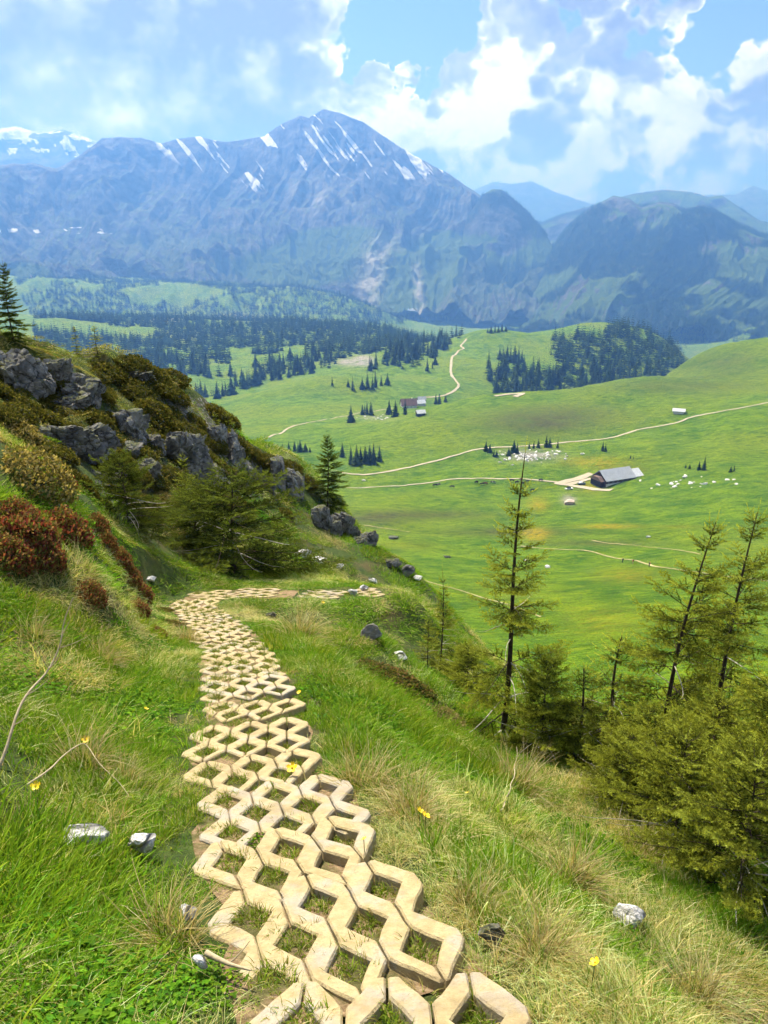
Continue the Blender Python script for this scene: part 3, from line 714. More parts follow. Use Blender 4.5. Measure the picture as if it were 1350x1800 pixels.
def on_slab(x, y):
    """0 off the slabs, 1 inside a slab's outline, 2 inside one of its openings"""
    res = np.zeros(len(x), int)
    for org, M, rows in slab_frames:
        dx, dy = x - org[0], y - org[1]
        # ground-plan axes of the slab
        A2 = M[:2, :2]; inv = np.linalg.inv(A2)
        u = inv[0, 0] * dx + inv[0, 1] * dy; v = (inv[1, 0] * dx + inv[1, 1] * dy) / LONG
        near_ = (np.abs(u) < .36) & (v < .2) & (v > -.36)
        cells = [(-.2, 0), (0, 0), (.2, 0), (-.1, -.1), (.1, -.1)] + ([(-.2, -.2), (0, -.2), (.2, -.2)] if rows == 3 else [])
        ins = np.zeros(len(x), bool); hole = np.zeros(len(x), bool)
        for cx, cy_ in cells:
            q_ = np.abs(u - cx) + np.abs(v - cy_)
            ins |= q_ < .128; hole |= q_ < .056
        res = np.where(near_ & ins & (res == 0), 1, res); res = np.where(near_ & hole, 2, res)
    return res

# ------------------------------------------------------------------ grass, dry straw and herbs (nobody could count them)
def foliage_mat(name, trans=0.45, rough=0.6, spec=0.25, tint=True):
    m, nt, out = material(name)
    a = nt.new('ShaderNodeAttribute', attribute_name='col')
    col = a.outputs['Color']
    if tint:
        b = nt.new('ShaderNodeAttribute', attribute_name='tint', attribute_type='INSTANCER')
        col = nt.mix(1.0, col, b.outputs['Color'], 'MULTIPLY')
    p = nt.new('ShaderNodeBsdfDiffuse'); nt.link(col, p.inputs[0])
    t = nt.new('ShaderNodeBsdfTranslucent')
    nt.link(nt.mix(1.0, col, (1.25, 1.15, 0.6, 1), 'MULTIPLY'), t.inputs[0])
    mx = nt.new('ShaderNodeMixShader'); mx.inputs[0].default_value = trans
    nt.link(p.outputs[0], mx.inputs[1]); nt.link(t.outputs[0], mx.inputs[2]); nt.link(mx.outputs[0], out.inputs[0])
    return m
BLADE = foliage_mat('grass_blade')

def blades(n, rad, hlo, hhi, width, lean, cols, seed, flop=0.0, segs=3):
    g = np.random.default_rng(seed)
    th = g.uniform(0, 2 * np.pi, n); rr_ = rad * np.sqrt(g.uniform(0, 1, n)); bx, by = rr_ * np.cos(th), rr_ * np.sin(th)
    az = th + g.normal(0, 0.9, n); h = g.uniform(hlo, hhi, n); ln = np.abs(g.normal(lean, lean * 0.5, n)) + flop * g.uniform(0, 1, n)
    w_ = width * g.uniform(0.6, 1.3, n); fa = g.uniform(0, np.pi, n)
    cidx = g.integers(0, len(cols), n); cc = np.asarray(cols)[cidx] * g.uniform(0.75, 1.25, (n, 1))
    V = []; Cc = []
    for s in range(segs + 1):
        t = s / segs
        ang = ln * (0.35 + 0.9 * t)            # bends over towards the tip
        ox = bx + np.cos(az) * h * t * np.sin(ang); oy = by + np.sin(az) * h * t * np.sin(ang); oz = h * t * np.cos(ang)
        ww = w_ * (1 - t ** 1.6) * 0.5
        k = 1 if s < segs else 0
        V.append(np.stack([ox - ww * np.cos(fa), oy - ww * np.sin(fa), oz - 0.012], -1))
        V.append(np.stack([ox + ww * np.cos(fa), oy + ww * np.sin(fa), oz - 0.012], -1))
        Cc += [cc] * 2
    V = np.stack(V, 1); Cc = np.stack(Cc, 1); m = V.shape[1]
    base = (np.arange(n) * m)[:, None]
    F = []
    for s in range(segs):
        F.append(base + np.array([[2 * s, 2 * s + 1, 2 * s + 3, 2 * s + 2]]))
    return V.reshape(-1, 3), np.concatenate(F), Cc.reshape(-1, 3)

def leaves(n, rad, hlo, hhi, size, cols, seed, flat=0.5):
    g = np.random.default_rng(seed)
    th = g.uniform(0, 2 * np.pi, n); rr_ = rad * np.sqrt(g.uniform(0, 1, n)); z = g.uniform(hlo, hhi, n)
    p = np.stack([rr_ * np.cos(th), rr_ * np.sin(th), z], -1)
    az = g.uniform(0, 2 * np.pi, n); el = g.normal(0.25, flat, n); s = size * g.uniform(0.6, 1.3, n)
    dirv = np.stack([np.cos(az) * np.cos(el), np.sin(az) * np.cos(el), np.sin(el)], -1); side = np.stack([-np.sin(az), np.cos(az), g.normal(0, .25, n)], -1)
    up = np.stack([np.zeros(n), np.zeros(n), np.ones(n)], -1) * (s * 0.10)[:, None]
    def q_(t, k): return p + dirv * (s * t)[:, None] + side * (s * k)[:, None]
    pts_ = [p, q_(.28, .30) + up, q_(.72, .32) + up, q_(1.0, 0) - up, q_(.28, -.30) + up, q_(.72, -.32) + up]
    cc = np.asarray(cols)[g.integers(0, len(cols), n)] * g.uniform(0.7, 1.3, (n, 1))
    V = np.stack(pts_, 1).reshape(-1, 3); b_ = (np.arange(n) * 6)[:, None]
    F = np.concatenate([b_ + np.array([[0, 1, 2, 3]]), b_ + np.array([[0, 3, 5, 4]])])
    return V, F, np.repeat(cc, 6, 0)

def join_parts(parts):
    V, F, K = [], [], []; o_ = 0
    for v, f, k in parts: V.append(v); F.append(f + o_); K.append(k); o_ += len(v)
    return np.concatenate(V), np.concatenate(F), np.concatenate(K)

def tuft_object(name, parts, mat):
    V, F, K = join_parts(parts); me = mesh_np(name, V, F, mat, False); vcol(me, 'col', K)
    return bpy.data.objects.new(name, me)

GREEN = [(0.105, 0.185, 0.014), (0.08, 0.155, 0.012), (0.16, 0.235, 0.022), (0.125, 0.19, 0.014), (0.21, 0.26, 0.04)]
DEEP = [(0.040, 0.095, 0.012), (0.06, 0.125, 0.016), (0.085, 0.16, 0.02)]
STRAW = [(0.48, 0.40, 0.20), (0.38, 0.30, 0.13), (0.56, 0.48, 0.28), (0.30, 0.24, 0.10), (0.42, 0.38, 0.17)]
OLIVE = [(0.12, 0.12, 0.025), (0.17, 0.155, 0.035), (0.085, 0.10, 0.02), (0.22, 0.19, 0.06)]
lib = bpy.data.collections.new('tuft_library')          # source shapes for the turf, not linked into the scene
TUFTS = []
def T(parts):
    o = tuft_object('tuft_%02d' % len(TUFTS), parts, BLADE); lib.objects.link(o); TUFTS.append(o)
def kinds(k, rad, seed):         # k scales the number of blades; the same five kinds for small tufts and for wide sods
    N = lambda v: int(v * k)
    for s in range(3): T([blades(N(42), rad, 0.05, 0.15, 0.0058, 0.40, GREEN, seed + s), blades(N(6), rad, 0.05, 0.13, 0.003, 0.6, STRAW, seed + 5 + s)])
    for s in range(2): T([leaves(N(66), rad * 1.1, 0.005, 0.055, 0.019, DEEP + GREEN[:3], seed + 10 + s), blades(N(18), rad, 0.05, 0.11, 0.004, 0.4, GREEN, seed + 15 + s)])
    for s in range(3): T([blades(N(44), rad * 0.95, 0.07, 0.20, 0.0032, 0.75, STRAW, seed + 20 + s, 0.6), blades(N(16), rad, 0.05, 0.14, 0.004, 0.4, GREEN, seed + 25 + s)])
    for s in range(2): T([blades(N(30), rad, 0.04, 0.11, 0.0042, 0.5, OLIVE, seed + 30 + s), blades(N(18), rad, 0.04, 0.12, 0.0035, 0.6, STRAW, seed + 35 + s), leaves(N(26), rad * 1.1, 0.0, 0.05, 0.02, OLIVE, seed + 40 + s)])
kinds(1.0, 0.075, 10)            # 0-9 small tufts
T([blades(60, 0.05, 0.015, 0.045, 0.0034, 0.8, GREEN + OLIVE[:2] + STRAW[:1], 99, 0.5)])            # 10 trodden, in the openings of the slabs
T([leaves(9, 0.03, 0.01, 0.05, 0.05, [(0.06, 0.15, 0.03), (0.09, 0.19, 0.05)], 101, 0.35)])        # 11 broad leaves
kinds(7.0, 0.20, 210)            # 12-21 wide sods
SOD = 12

def scatter(name, pts, idx, rot, scl, tint, coll, label=None, cat=None):
    me = bpy.data.meshes.new(name); me.vertices.add(len(pts)); me.vertices.foreach_set('co', np.asarray(pts, np.float32).ravel())
    def at(n, typ, key, arr):
        a = me.attributes.new(n, typ, 'POINT'); a.data.foreach_set(key, np.asarray(arr).ravel())
    at('idx', 'INT', 'value', np.asarray(idx, np.int32)); at('rot', 'FLOAT_VECTOR', 'vector', np.asarray(rot, np.float32)); at('scl', 'FLOAT_VECTOR', 'vector', np.asarray(scl, np.float32)); at('tint', 'FLOAT_VECTOR', 'vector', np.asarray(tint, np.float32))
    me.update()
    o = obj(name, me, kind='stuff', label=label, cat=cat)
    ng = bpy.data.node_groups.new(name + '_nodes', 'GeometryNodeTree')
    ng.interface.new_socket('Geometry', in_out='INPUT', socket_type='NodeSocketGeometry'); ng.interface.new_socket('Geometry', in_out='OUTPUT', socket_type='NodeSocketGeometry')
    n = ng.nodes; gi = n.new('NodeGroupInput'); go = n.new('NodeGroupOutput')
    ci = n.new('GeometryNodeCollectionInfo'); ci.inputs[0].default_value = coll; ci.inputs['Separate Children'].default_value = True; ci.inputs['Reset Children'].default_value = True
    ip = n.new('GeometryNodeInstanceOnPoints'); ip.inputs['Pick Instance'].default_value = True
    def named(nm, typ):
        a = n.new('GeometryNodeInputNamedAttribute'); a.data_type = typ; a.inputs['Name'].default_value = nm; return a.outputs['Attribute']
    L = ng.links
    L.new(gi.outputs[0], ip.inputs['Points']); L.new(ci.outputs[0], ip.inputs['Instance']); L.new(named('idx', 'INT'), ip.inputs['Instance Index'])
    e2r = n.new('FunctionNodeEulerToRotation'); L.new(named('rot', 'FLOAT_VECTOR'), e2r.inputs[0]); L.new(e2r.outputs[0], ip.inputs['Rotation']); L.new(named('scl', 'FLOAT_VECTOR'), ip.inputs['Scale'])
    L.new(ip.outputs[0], go.inputs[0])
    md = o.modifiers.new('scatter', 'NODES'); md.node_group = ng
    return o

EXCL = []        # rounds kept free of turf: stones and shrubs
# ------------------------------------------------------------------ rocks
def limestone(name, lo=(0.08, 0.08, 0.078), hi=(0.28, 0.275, 0.262), moss=0.85):
    m, nt, out = material(name)
    g = nt.new('ShaderNodeNewGeometry'); tc = nt.new('ShaderNodeTexCoord').outputs['Object']; pos = g.outputs['Position']
    sn = nt.new('ShaderNodeSeparateXYZ'); nt.link(g.outputs['Normal'], sn.inputs[0])
    n1 = nt.noise(pos, 2.6, 6, 0.62); n2 = nt.noise(pos, 14, 6, 0.7); n3 = nt.noise(nt.mapping(pos, scale=(1, 1, 3.0)), 5.5, 5, 0.6)
    v = nt.new('ShaderNodeTexVoronoi', feature='DISTANCE_TO_EDGE'); v.inputs['Scale'].default_value = 2.4
    nt.link(nt.vmath('ADD', pos, nt.vmath('MULTIPLY', nt.noise(pos, 4, 3, col=True), (0.35,) * 3)), v.inputs['Vector'])
    crack = nt.ramp(v.outputs['Distance'], 0.0, 0.05, 1, 0)
    col = nt.mix(nt.ramp(n1, 0.3, 0.68), c4(lo), c4(hi))
    col = nt.mix(nt.ramp(n2, 0.55, 0.75, 0, 0.6), col, c4((0.10, 0.10, 0.095)))
    col = nt.mix(nt.ramp(n3, 0.56, 0.72, 0, 0.5), col, c4((0.60, 0.58, 0.54)))
    col = nt.mix(nt.math('MULTIPLY', crack, 0.7), col, c4((0.05, 0.05, 0.045)))
    mo = nt.math('MULTIPLY', nt.ramp(sn.outputs[2], 0.55, 0.85), nt.ramp(n1, 0.40, 0.56))
    col = nt.mix(nt.math('MULTIPLY', mo, moss), col, c4((0.085, 0.095, 0.02)))
    h = nt.math('SUBTRACT', nt.math('ADD', n2, nt.math('MULTIPLY', n1, 1.5)), nt.math('MULTIPLY', crack, 0.8))
    principled(nt, out, col, 0.92, 0.15, h, 0.9, 0.06)
    return m
ROCK = limestone('weathered_limestone'); PALE = limestone('pale_limestone', (0.50, 0.49, 0.47), (0.80, 0.79, 0.77), 0.05)

def rock_mesh(name, seed, size=(1, 1, 1), cuts=9, sub=4, rough=0.10, mat=ROCK, blocky=0.0):
    """an angular lump: a ball cut by random planes, then roughened"""
    g = random.Random(seed); bm = bmesh.new(); bmesh.ops.create_icosphere(bm, subdivisions=sub, radius=1.0)
    pl = []
    for k in range(cuts):
        n_ = Vector((g.gauss(0, 1), g.gauss(0, 1), g.gauss(0, 0.7)))
        if g.random() < blocky:                  # beds and joints: planes near upright or level
            n_ = random.choice([Vector((g.gauss(0, 1), g.gauss(0, 1), g.gauss(0, .12))), Vector((g.gauss(0, .15), g.gauss(0, .15), 1))])
        pl.append((n_.normalized(), g.uniform(0.42, 0.80)))
    o_ = Vector((seed * 3.7, seed * 1.3, 0))
    for v in bm.verts:
        p = v.co.copy()
        for n_, d_ in pl:
            t = p.dot(n_)
            if t > d_: p -= n_ * (t - d_) * 0.93
        nn = p.normalized()
        p += nn * (rough * mnoise.fractal(p * 2.2 + o_, 1.0, 2.0, 4) + rough * 0.5 * (mnoise.noise(p * 6 + o_)))
        v.co = Vector((p.x * size[0], p.y * size[1], p.z * size[2]))
    bmesh.ops.recalc_face_normals(bm, faces=bm.faces)
    me = bpy.data.meshes.new(name); bm.to_mesh(me); bm.free(); me.materials.append(mat)
    for p in me.polygons: p.use_smooth = False if rough > 0.06 else True
    return me

def place_rock(name, px, py, wpx, asp, seed, mat, label, group=None, sink=0.35, cat='rock', cuts=9, blocky=0.0, depth=0.7, sub=4, hit=hill_hit, rz=None, rough=0.10):
    p = hit(px, py)
    if p is None: return None
    dd = project(*p)[2]; w_ = wpx / FPX * dd / 2
    EXCL.append((p.x, p.y, w_ * 0.95))
    me = rock_mesh(name, seed, (w_, w_ * depth, w_ * asp), cuts, sub, rough, mat, blocky)
    o = obj(name, me, label=label, cat=cat, group=group, loc=(p.x, p.y, p.z + w_ * asp * (1 - 1.3 * sink) * 0.7 + (0.04 if hit is hill_hit else 0)), rot=(0, 0, random.uniform(-.5, .5) if rz is None else rz))
    return o

ROCKS = [  # base in the photograph, width in its pixels, height ratio, material, label
    (150, 1492, 90, .34, PALE, 'long white limestone slab half sunk in grass left of the path', .35),
    (258, 1505, 58, .75, PALE, 'pale grey stone with a blunt top beside the long white slab', .3),
    (1110, 1632, 66, .52, PALE, 'bright white stone lying in straw at the lower right', .25),
    (655, 1128, 46, .80, ROCK, 'grey squared boulder in the grass right of the far path bend', .25),
    (705, 1160, 30, .45, PALE, 'small white stone above the juniper mat', .3),
    (476, 1088, 20, .7, ROCK, 'small grey stone in the grass inside the path bend', .3),
    (267, 1024, 24, .45, PALE, 'white stone on the green slope below the red shrubs', .3),
    (618, 1047, 22, .6, PALE, 'pale stone at the far right end of the slabs', .3),
    (640, 1040, 16, .7, PALE, 'smaller pale stone behind the last slabs', .3),
    (530, 980, 46, .42, PALE, 'flat white outcrop on the green slope under the dark spruce', .4),
    (560, 990, 34, .42, PALE, 'second flat white outcrop further down the green slope', .4),
    (597, 1000, 20, .5, PALE, 'little white stone on the green slope near its edge', .3),
    (655, 1025, 26, .5, PALE, 'low pale stone beside the path end at the slope edge', .3),
    (335, 1625, 46, .5, PALE, 'broken pale stone in the dark hollow left of the slabs', .35),
    (355, 1716, 34, .8, PALE, 'small upright pale stone at the left edge of the slabs', .3),
    (630, 1612, 1, .5, PALE, None, .3),
    (690, 998, 40, .6, ROCK, 'dark stone on the slope edge right of the cliff foot', .3),
    (715, 1010, 36, .6, ROCK, 'lichened stone on the slope edge beside the dark one', .3),
    (735, 1020, 26, .5, PALE, 'pale stone lowest on the slope edge', .3),
    (865, 1665, 60, .5, ROCK, 'grey stone wrapped in dry roots right of the lower slabs', .55),
]
for i, (px, py, wp, asp, mt, lb, sk) in enumerate(ROCKS):
    if lb: place_rock('stone' if wp < 40 else 'boulder', px, py, wp, asp, 300 + i, mt, lb, sink=sk)

# rock outcrops on the bank: each is a cluster of jointed blocks
def crag_mesh(seed, size):
    """a jointed limestone face: a lump cut by near-upright joints and level beds, stepped and cracked"""
    g = random.Random(seed); bm = bmesh.new(); bmesh.ops.create_icosphere(bm, subdivisions=5, radius=1.0)
    pl = [(Vector((g.gauss(0, 1), g.gauss(0, 1), g.gauss(0, .25))).normalized(), g.uniform(.45, .8)) for _ in range(9)] + [(Vector((g.gauss(0, .2), g.gauss(0, .2), 1)).normalized(), g.uniform(.4, .65))]
    o_ = Vector((seed * 2.3, -seed * 1.1, seed))
    asp = max(size) / 1.0
    for v in bm.verts:
        p = v.co.copy()
        for n_, d_ in pl:
            t = p.dot(n_)
            if t > d_: p -= n_ * (t - d_) * 0.9
        w_ = Vector((p.x * size[0], p.y * size[1], p.z * size[2])); q_ = w_ / (0.55 * size[2]) + o_
        nn = p.normalized()
        c1 = mnoise.voronoi(Vector((q_.x * 1.1, q_.y * 1.1, q_.z * 0.7)) + 0.3 * mnoise.noise_vector(q_))[0]
        step = (c1[1] - c1[0]); cr_ = max(0.0, 0.16 - step) / 0.16
        c2 = mnoise.voronoi(q_ * 2.6)[0]; cr2 = max(0.0, 0.10 - (c2[1] - c2[0])) / 0.10
        blk = mnoise.cell(Vector((round(mnoise.voronoi(q_ * 1.1)[1][0].x * 3), round(mnoise.voronoi(q_ * 1.1)[1][0].z * 3), seed)))
        disp = 0.10 * (blk - 0.5) - 0.14 * cr_ - 0.05 * cr2 + 0.10 * mnoise.fractal(q_ * 0.9, 1.0, 2.0, 5)
        p += nn * disp
        v.co = Vector((p.x * size[0], p.y * size[1], p.z * size[2]))
    bmesh.ops.recalc_face_normals(bm, faces=bm.faces)
    me = bpy.data.meshes.new('crag'); bm.to_mesh(me); bm.free(); me.materials.append(ROCK)
    return me
def outcrop(px, py, wpx, hpx, nblk, seed, label, yaw=0.0, ymin=8):
    g = random.Random(seed); p = hill_hit(px, py, ymin)
    if p is None: return
    dd = project(*p)[2]; W, H = wpx / FPX * dd, hpx / FPX * dd
    root = obj('rock_outcrop', None, label=label, cat='rock outcrop', loc=p)
    spots = [(0.0, 0.42, 0.62, 0.62)] if nblk < 5 else [(-.24, .40, .36, .55), (.22, .46, .36, .6)]
    for k in range(max(1, nblk // 2)):
        spots.append((g.uniform(-.48, .48), g.uniform(.05, .75), g.uniform(.14, .26), g.uniform(.2, .36)))
    for k, (u_, vz_, sw, sh) in enumerate(spots):
        x = u_ * W; zt = vz_ * H; y = 0.10 * W * g.uniform(-1, 1)
        # step back until the block is set into the slope
        for it in range(40):
            gr_ = float(hill_h(np.array([p.x + x]), np.array([p.y + y]))[0]) - p.z
            if gr_ >= zt - 0.30 * sh * H * 2: break
            y += 0.06 * W
            if y > 0.6 * W: zt = gr_ + 0.3 * sh * H; break
        sw *= 1.2; sh *= 1.2
        me = crag_mesh(seed * 31 + k, (sw * W, max(sw * W * .8, sh * H * .8), sh * H))
        obj('block', me, parent=root, loc=(x, y, min(zt, gr_ + 0.4 * sh * H)), rot=(g.uniform(-.12, .12), g.uniform(-.12, .12), yaw + g.uniform(-.4, .4)))
for a in [
    (60, 705, 170, 90, 9, 11, 'broad grey limestone cliff band at the left edge under the grassy crest'),
    (125, 725, 80, 36, 3, 12, 'small shaded rock step right below the broad cliff band'),
    (85, 775, 90, 50, 3, 13, 'dull grey boulder group on the bank left of the pale split boulder'),
    (145, 800, 95, 60, 4, 14, 'pale split limestone boulder in the middle of the left bank'),
    (165, 838, 80, 40, 4, 22, 'broken grey ledge just under the pale split boulder'),
    (270, 800, 150, 110, 14, 15, 'tall blocky limestone face below the steep skyline of the bank'),
    (215, 800, 50, 26, 2, 16, 'pair of grey blocks at the foot of the tall blocky face'),
    (255, 835, 54, 34, 2, 17, 'dark rock sticking out above the right young spruce bush'),
    (240, 668, 90, 22, 4, 18, 'thin rocky rib along the skyline beside the two small spruces'),
    (505, 862, 48, 70, 6, 19, 'grey rock pillar left of the dark lone spruce'),
    (585, 935, 70, 60, 7, 20, 'shaded mossy cliff directly under the dark lone spruce'),
    (395, 800, 50, 70, 5, 21, 'narrow rocky rib running down to the path side'),
    (450, 850, 60, 36, 6, 23, 'pile of pale scree blocks in the gully beside the rock pillar'),
    (640, 962, 44, 30, 3, 24, 'dark ledge where the cliff runs out onto the green slope'),
]: outcrop(*a)

# ------------------------------------------------------------------ spruces near the viewer
BARK = simple('spruce_bark', (0.055, 0.042, 0.032), 0.95, 0.1, 0.45, 30); DEADWOOD = simple('dead_branch', (0.42, 0.39, 0.33), 0.9, 0.1, 0.3, 40)
NEEDLE = foliage_mat('spruce_needles', 0.45, tint=False)

def tube_np(pts, rad, sides=5):
    pts = np.asarray(pts, float); rad = np.broadcast_to(rad, len(pts)); t = np.gradient(pts, axis=0); t /= np.linalg.norm(t, axis=1)[:, None] + 1e-12
    ref = np.where(np.abs(t[:, 2:3]) > 0.9, np.array([[1.0, 0, 0]]), np.array([[0, 0, 1.0]]))
    u_ = np.cross(t, ref); u_ /= np.linalg.norm(u_, axis=1)[:, None]; v_ = np.cross(t, u_)
    a = np.arange(sides) * 2 * np.pi / sides
    V = pts[:, None] + rad[:, None, None] * (np.cos(a)[None, :, None] * u_[:, None] + np.sin(a)[None, :, None] * v_[:, None])
    return V.reshape(-1, 3), grid_faces(len(pts), sides, True)

def spruce(seed, H, spread, whorl=0.17, base=0.04, sparse=0.0, bushy=1.0, lean=(0, 0), shoots=1.0, taper=0.85, tone=(1, 1, 1), dead=0.15, needle=0.021, nstep=0.0036, width=0.0062):
    g = np.random.default_rng(seed)
    nt_ = 14; tt = np.linspace(0, 1, nt_)
    tr = np.stack([lean[0] * tt ** 1.4 * H + 0.012 * H * np.sin(tt * 5 + seed), lean[1] * tt ** 1.4 * H + 0.012 * H * np.cos(tt * 4 + seed), tt * H - 0.12 * (tt == 0)], -1)
    rad = 0.003 + 0.010 * H * (1 - tt) ** 0.9
    def at(h): return np.array([np.interp(h, tr[:, 2], tr[:, k]) for k in range(3)])
    wood, dwood, S = [], [], []      # shoots: origin, direction, length, tone
    h = base * H
    # the leading shoot
    for f in np.linspace(0.80, 1.0, 5): S.append((at(f * H), at(min(H, f * H + .01)) - at(f * H - .01), 0.05 * H, 1.0))
    while h < 0.97 * H:
        q_ = h / H; nb = g.integers(4, 7)
        if g.random() < sparse * (0.4 + q_): h += whorl * 0.9; continue
        a0 = g.uniform(0, 6.28)
        for b in range(nb):
            if g.random() < sparse * 0.45: continue
            az = a0 + b * 6.283 / nb + g.normal(0, 0.25)
            L = spread * (1 - q_) ** taper * g.uniform(0.55, 1.12) + 0.05 * H * 0.5
            el0 = -0.22 + 0.95 * q_ ** 1.2 + g.normal(0, 0.10)
            o_ = at(h + g.uniform(-.03, .03)); n_ = max(5, int(L / 0.10)); tb = np.linspace(0, 1, n_)
            el = el0 + 0.38 * tb ** 1.5 - 0.30 * np.sin(tb * np.pi) * (1 - q_)
            d_ = np.stack([np.cos(az + 0.25 * np.sin(tb * 3 + b)) * np.cos(el), np.sin(az + 0.25 * np.sin(tb * 3 + b)) * np.cos(el), np.sin(el)], -1)
            pts_ = o_ + np.concatenate([[[0, 0, 0]], np.cumsum(d_[:-1] * L / (n_ - 1), 0)])
            isdead = q_ < 0.5 and g.random() < dead
            (dwood if isdead else wood).append(tube_np(pts_, ((0.0034 if isdead else 0.0022) + 0.0055 * L) * (1 - 0.85 * tb), 3))
            if isdead:
                continue
            # side twigs, flat on both sides, longest in the lower third of the branch
            sp = 0.042 / (bushy * shoots)
            for s_ in np.arange(0.16 * L, L, sp):
                f = s_ / L; k_ = min(n_ - 2, int(f * (n_ - 1))); fr = f * (n_ - 1) - k_
                p0 = pts_[k_] * (1 - fr) + pts_[k_ + 1] * fr; dd = d_[k_]
                side = np.cross(dd, [0, 0, 1]); side /= np.linalg.norm(side) + 1e-9
                for sg in (-1, 1):
                    if g.random() < 0.14: continue
                    tl = (0.34 * L * (1 - f) ** 0.75 + 0.045) * g.uniform(0.6, 1.15); tl = min(tl, 0.42)
                    td = dd * g.uniform(0.55, 0.9) + side * sg * g.uniform(0.6, 0.95) + np.array([0, 0, g.normal(-0.05, 0.16)]); td /= np.linalg.norm(td)
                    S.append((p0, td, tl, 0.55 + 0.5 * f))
                    if tl > 0.085:
                        for u2 in np.arange(0.03, tl, 0.034 / bushy):
                            s2 = np.cross(td, [0, 0, 1]); s2 /= np.linalg.norm(s2) + 1e-9
                            d2 = td * 0.75 + s2 * (1 if g.random() < .5 else -1) * 0.75 + np.array([0, 0, g.normal(0, .22)]); d2 /= np.linalg.norm(d2)
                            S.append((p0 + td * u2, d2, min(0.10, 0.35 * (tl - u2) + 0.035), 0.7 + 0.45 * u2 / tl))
            S.append((pts_[-2], pts_[-1] - pts_[-2], 0.10, 1.1))
        h += whorl * g.uniform(0.75, 1.2) * (1 - 0.25 * q_)
    # needles on every shoot
    O = np.array([x[0] for x in S]); D = np.array([x[1] for x in S]); D /= np.linalg.norm(D, axis=1)[:, None] + 1e-9; Ls = np.array([x[2] for x in S]); Tn = np.array([x[3] for x in S])
    cnt = np.maximum(5, (Ls / nstep).astype(int)); ri = np.repeat(np.arange(len(S)), cnt); M_ = len(ri)
    start = np.repeat(np.cumsum(cnt) - cnt, cnt); t_ = (np.arange(M_) - start + 0.5) / np.repeat(cnt, cnt)
    ref = np.where(np.abs(D[:, 2:3]) > 0.9, np.array([[1.0, 0, 0]]), np.array([[0, 0, 1.0]]))
    U = np.cross(D, ref); U /= np.linalg.norm(U, axis=1)[:, None] + 1e-9; W = np.cross(D, U)
    phi = g.uniform(0, 2 * np.pi, M_); rad_ = np.cos(phi)[:, None] * U[ri] + np.sin(phi)[:, None] * W[ri]
    nd = D[ri] * g.uniform(0.45, 0.95, M_)[:, None] + rad_; nd /= np.linalg.norm(nd, axis=1)[:, None]
    p0 = O[ri] + D[ri] * (t_ * Ls[ri])[:, None]; ln = needle * g.uniform(0.75, 1.2, M_) * (1 - 0.35 * t_)
    sd = np.cross(nd, D[ri]); sd /= np.linalg.norm(sd, axis=1)[:, None] + 1e-9
    Vn = np.stack([p0 - sd * width * .5, p0 + sd * width * .5, p0 + nd * ln[:, None]], 1).reshape(-1, 3)
    Fn = np.arange(M_ * 3).reshape(-1, 3)
    warm = np.array([0.40, 0.46, 0.07]); cool = np.array([0.030, 0.046, 0.012])  # new growth paler at the tips; inner shoots darkened to paint in crown shade
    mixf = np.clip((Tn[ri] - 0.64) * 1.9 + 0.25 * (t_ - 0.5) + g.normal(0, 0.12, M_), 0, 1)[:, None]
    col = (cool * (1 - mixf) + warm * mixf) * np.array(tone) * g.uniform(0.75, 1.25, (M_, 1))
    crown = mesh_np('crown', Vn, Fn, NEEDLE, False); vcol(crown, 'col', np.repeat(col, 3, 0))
    def joined(parts, nm, mat):
        if not parts: return None
        V, F = [], []; o_ = 0
        for v, f in parts: V.append(v); F.append(f + o_); o_ += len(v)
        return mesh_np(nm, np.concatenate(V), np.concatenate(F), mat)
    trunk = joined([tube_np(tr, rad, 8)], 'trunk', BARK)
    return dict(trunk=trunk, limbs=joined(wood, 'limbs', BARK), dead=joined(dwood, 'dead_branches', DEADWOOD), crown=crown, H=H)

def plant_tree(proto, name, px, py, label, hpx=None, scale=None, rz=0.0, hit=hill_hit, group=None, cat='tree', tilt=(0, 0), sink=0.03, ymin=None, widen=1.0):
    p = hit(px, py) if ymin is None else hit(px, py, ymin)
    if p is None: print('no ground for', label); return
    if hpx: scale = hpx / FPX * project(*p)[2] / proto['H'] / math.cos(PITCH)
    root = obj(name, None, label=label, cat=cat, group=group, loc=(p.x, p.y, p.z - sink), rot=(tilt[0], tilt[1], rz), scale=(scale * widen, scale * widen, scale))
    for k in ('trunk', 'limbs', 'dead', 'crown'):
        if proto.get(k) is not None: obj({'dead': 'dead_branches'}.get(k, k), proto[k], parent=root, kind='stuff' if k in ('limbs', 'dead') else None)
    return root

sp_tall = spruce(1, 2.9, 1.05, whorl=0.21, sparse=0.24, bushy=1.1, lean=(0.03, 0.0), taper=1.3, dead=0.35)
sp_pair = spruce(2, 2.4, 1.0, whorl=0.17, sparse=0.14, bushy=1.0, lean=(0.10, 0.02), taper=0.9, dead=0.12)
sp_bush = spruce(3, 1.35, 1.05, whorl=0.105, sparse=0.0, bushy=1.15, taper=0.55, dead=0.26, base=0.02)
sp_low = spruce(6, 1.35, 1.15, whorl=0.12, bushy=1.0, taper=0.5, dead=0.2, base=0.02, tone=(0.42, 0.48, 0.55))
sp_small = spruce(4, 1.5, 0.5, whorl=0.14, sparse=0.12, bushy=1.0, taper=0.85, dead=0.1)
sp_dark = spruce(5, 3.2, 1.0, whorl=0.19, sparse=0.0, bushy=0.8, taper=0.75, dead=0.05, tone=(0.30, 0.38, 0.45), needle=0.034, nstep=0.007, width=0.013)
NS = 'young_spruce'
plant_tree(sp_tall, NS, 880, 1295, 'tall thin young spruce with a bare leading shoot above the meadow', hpx=490, rz=0.3)
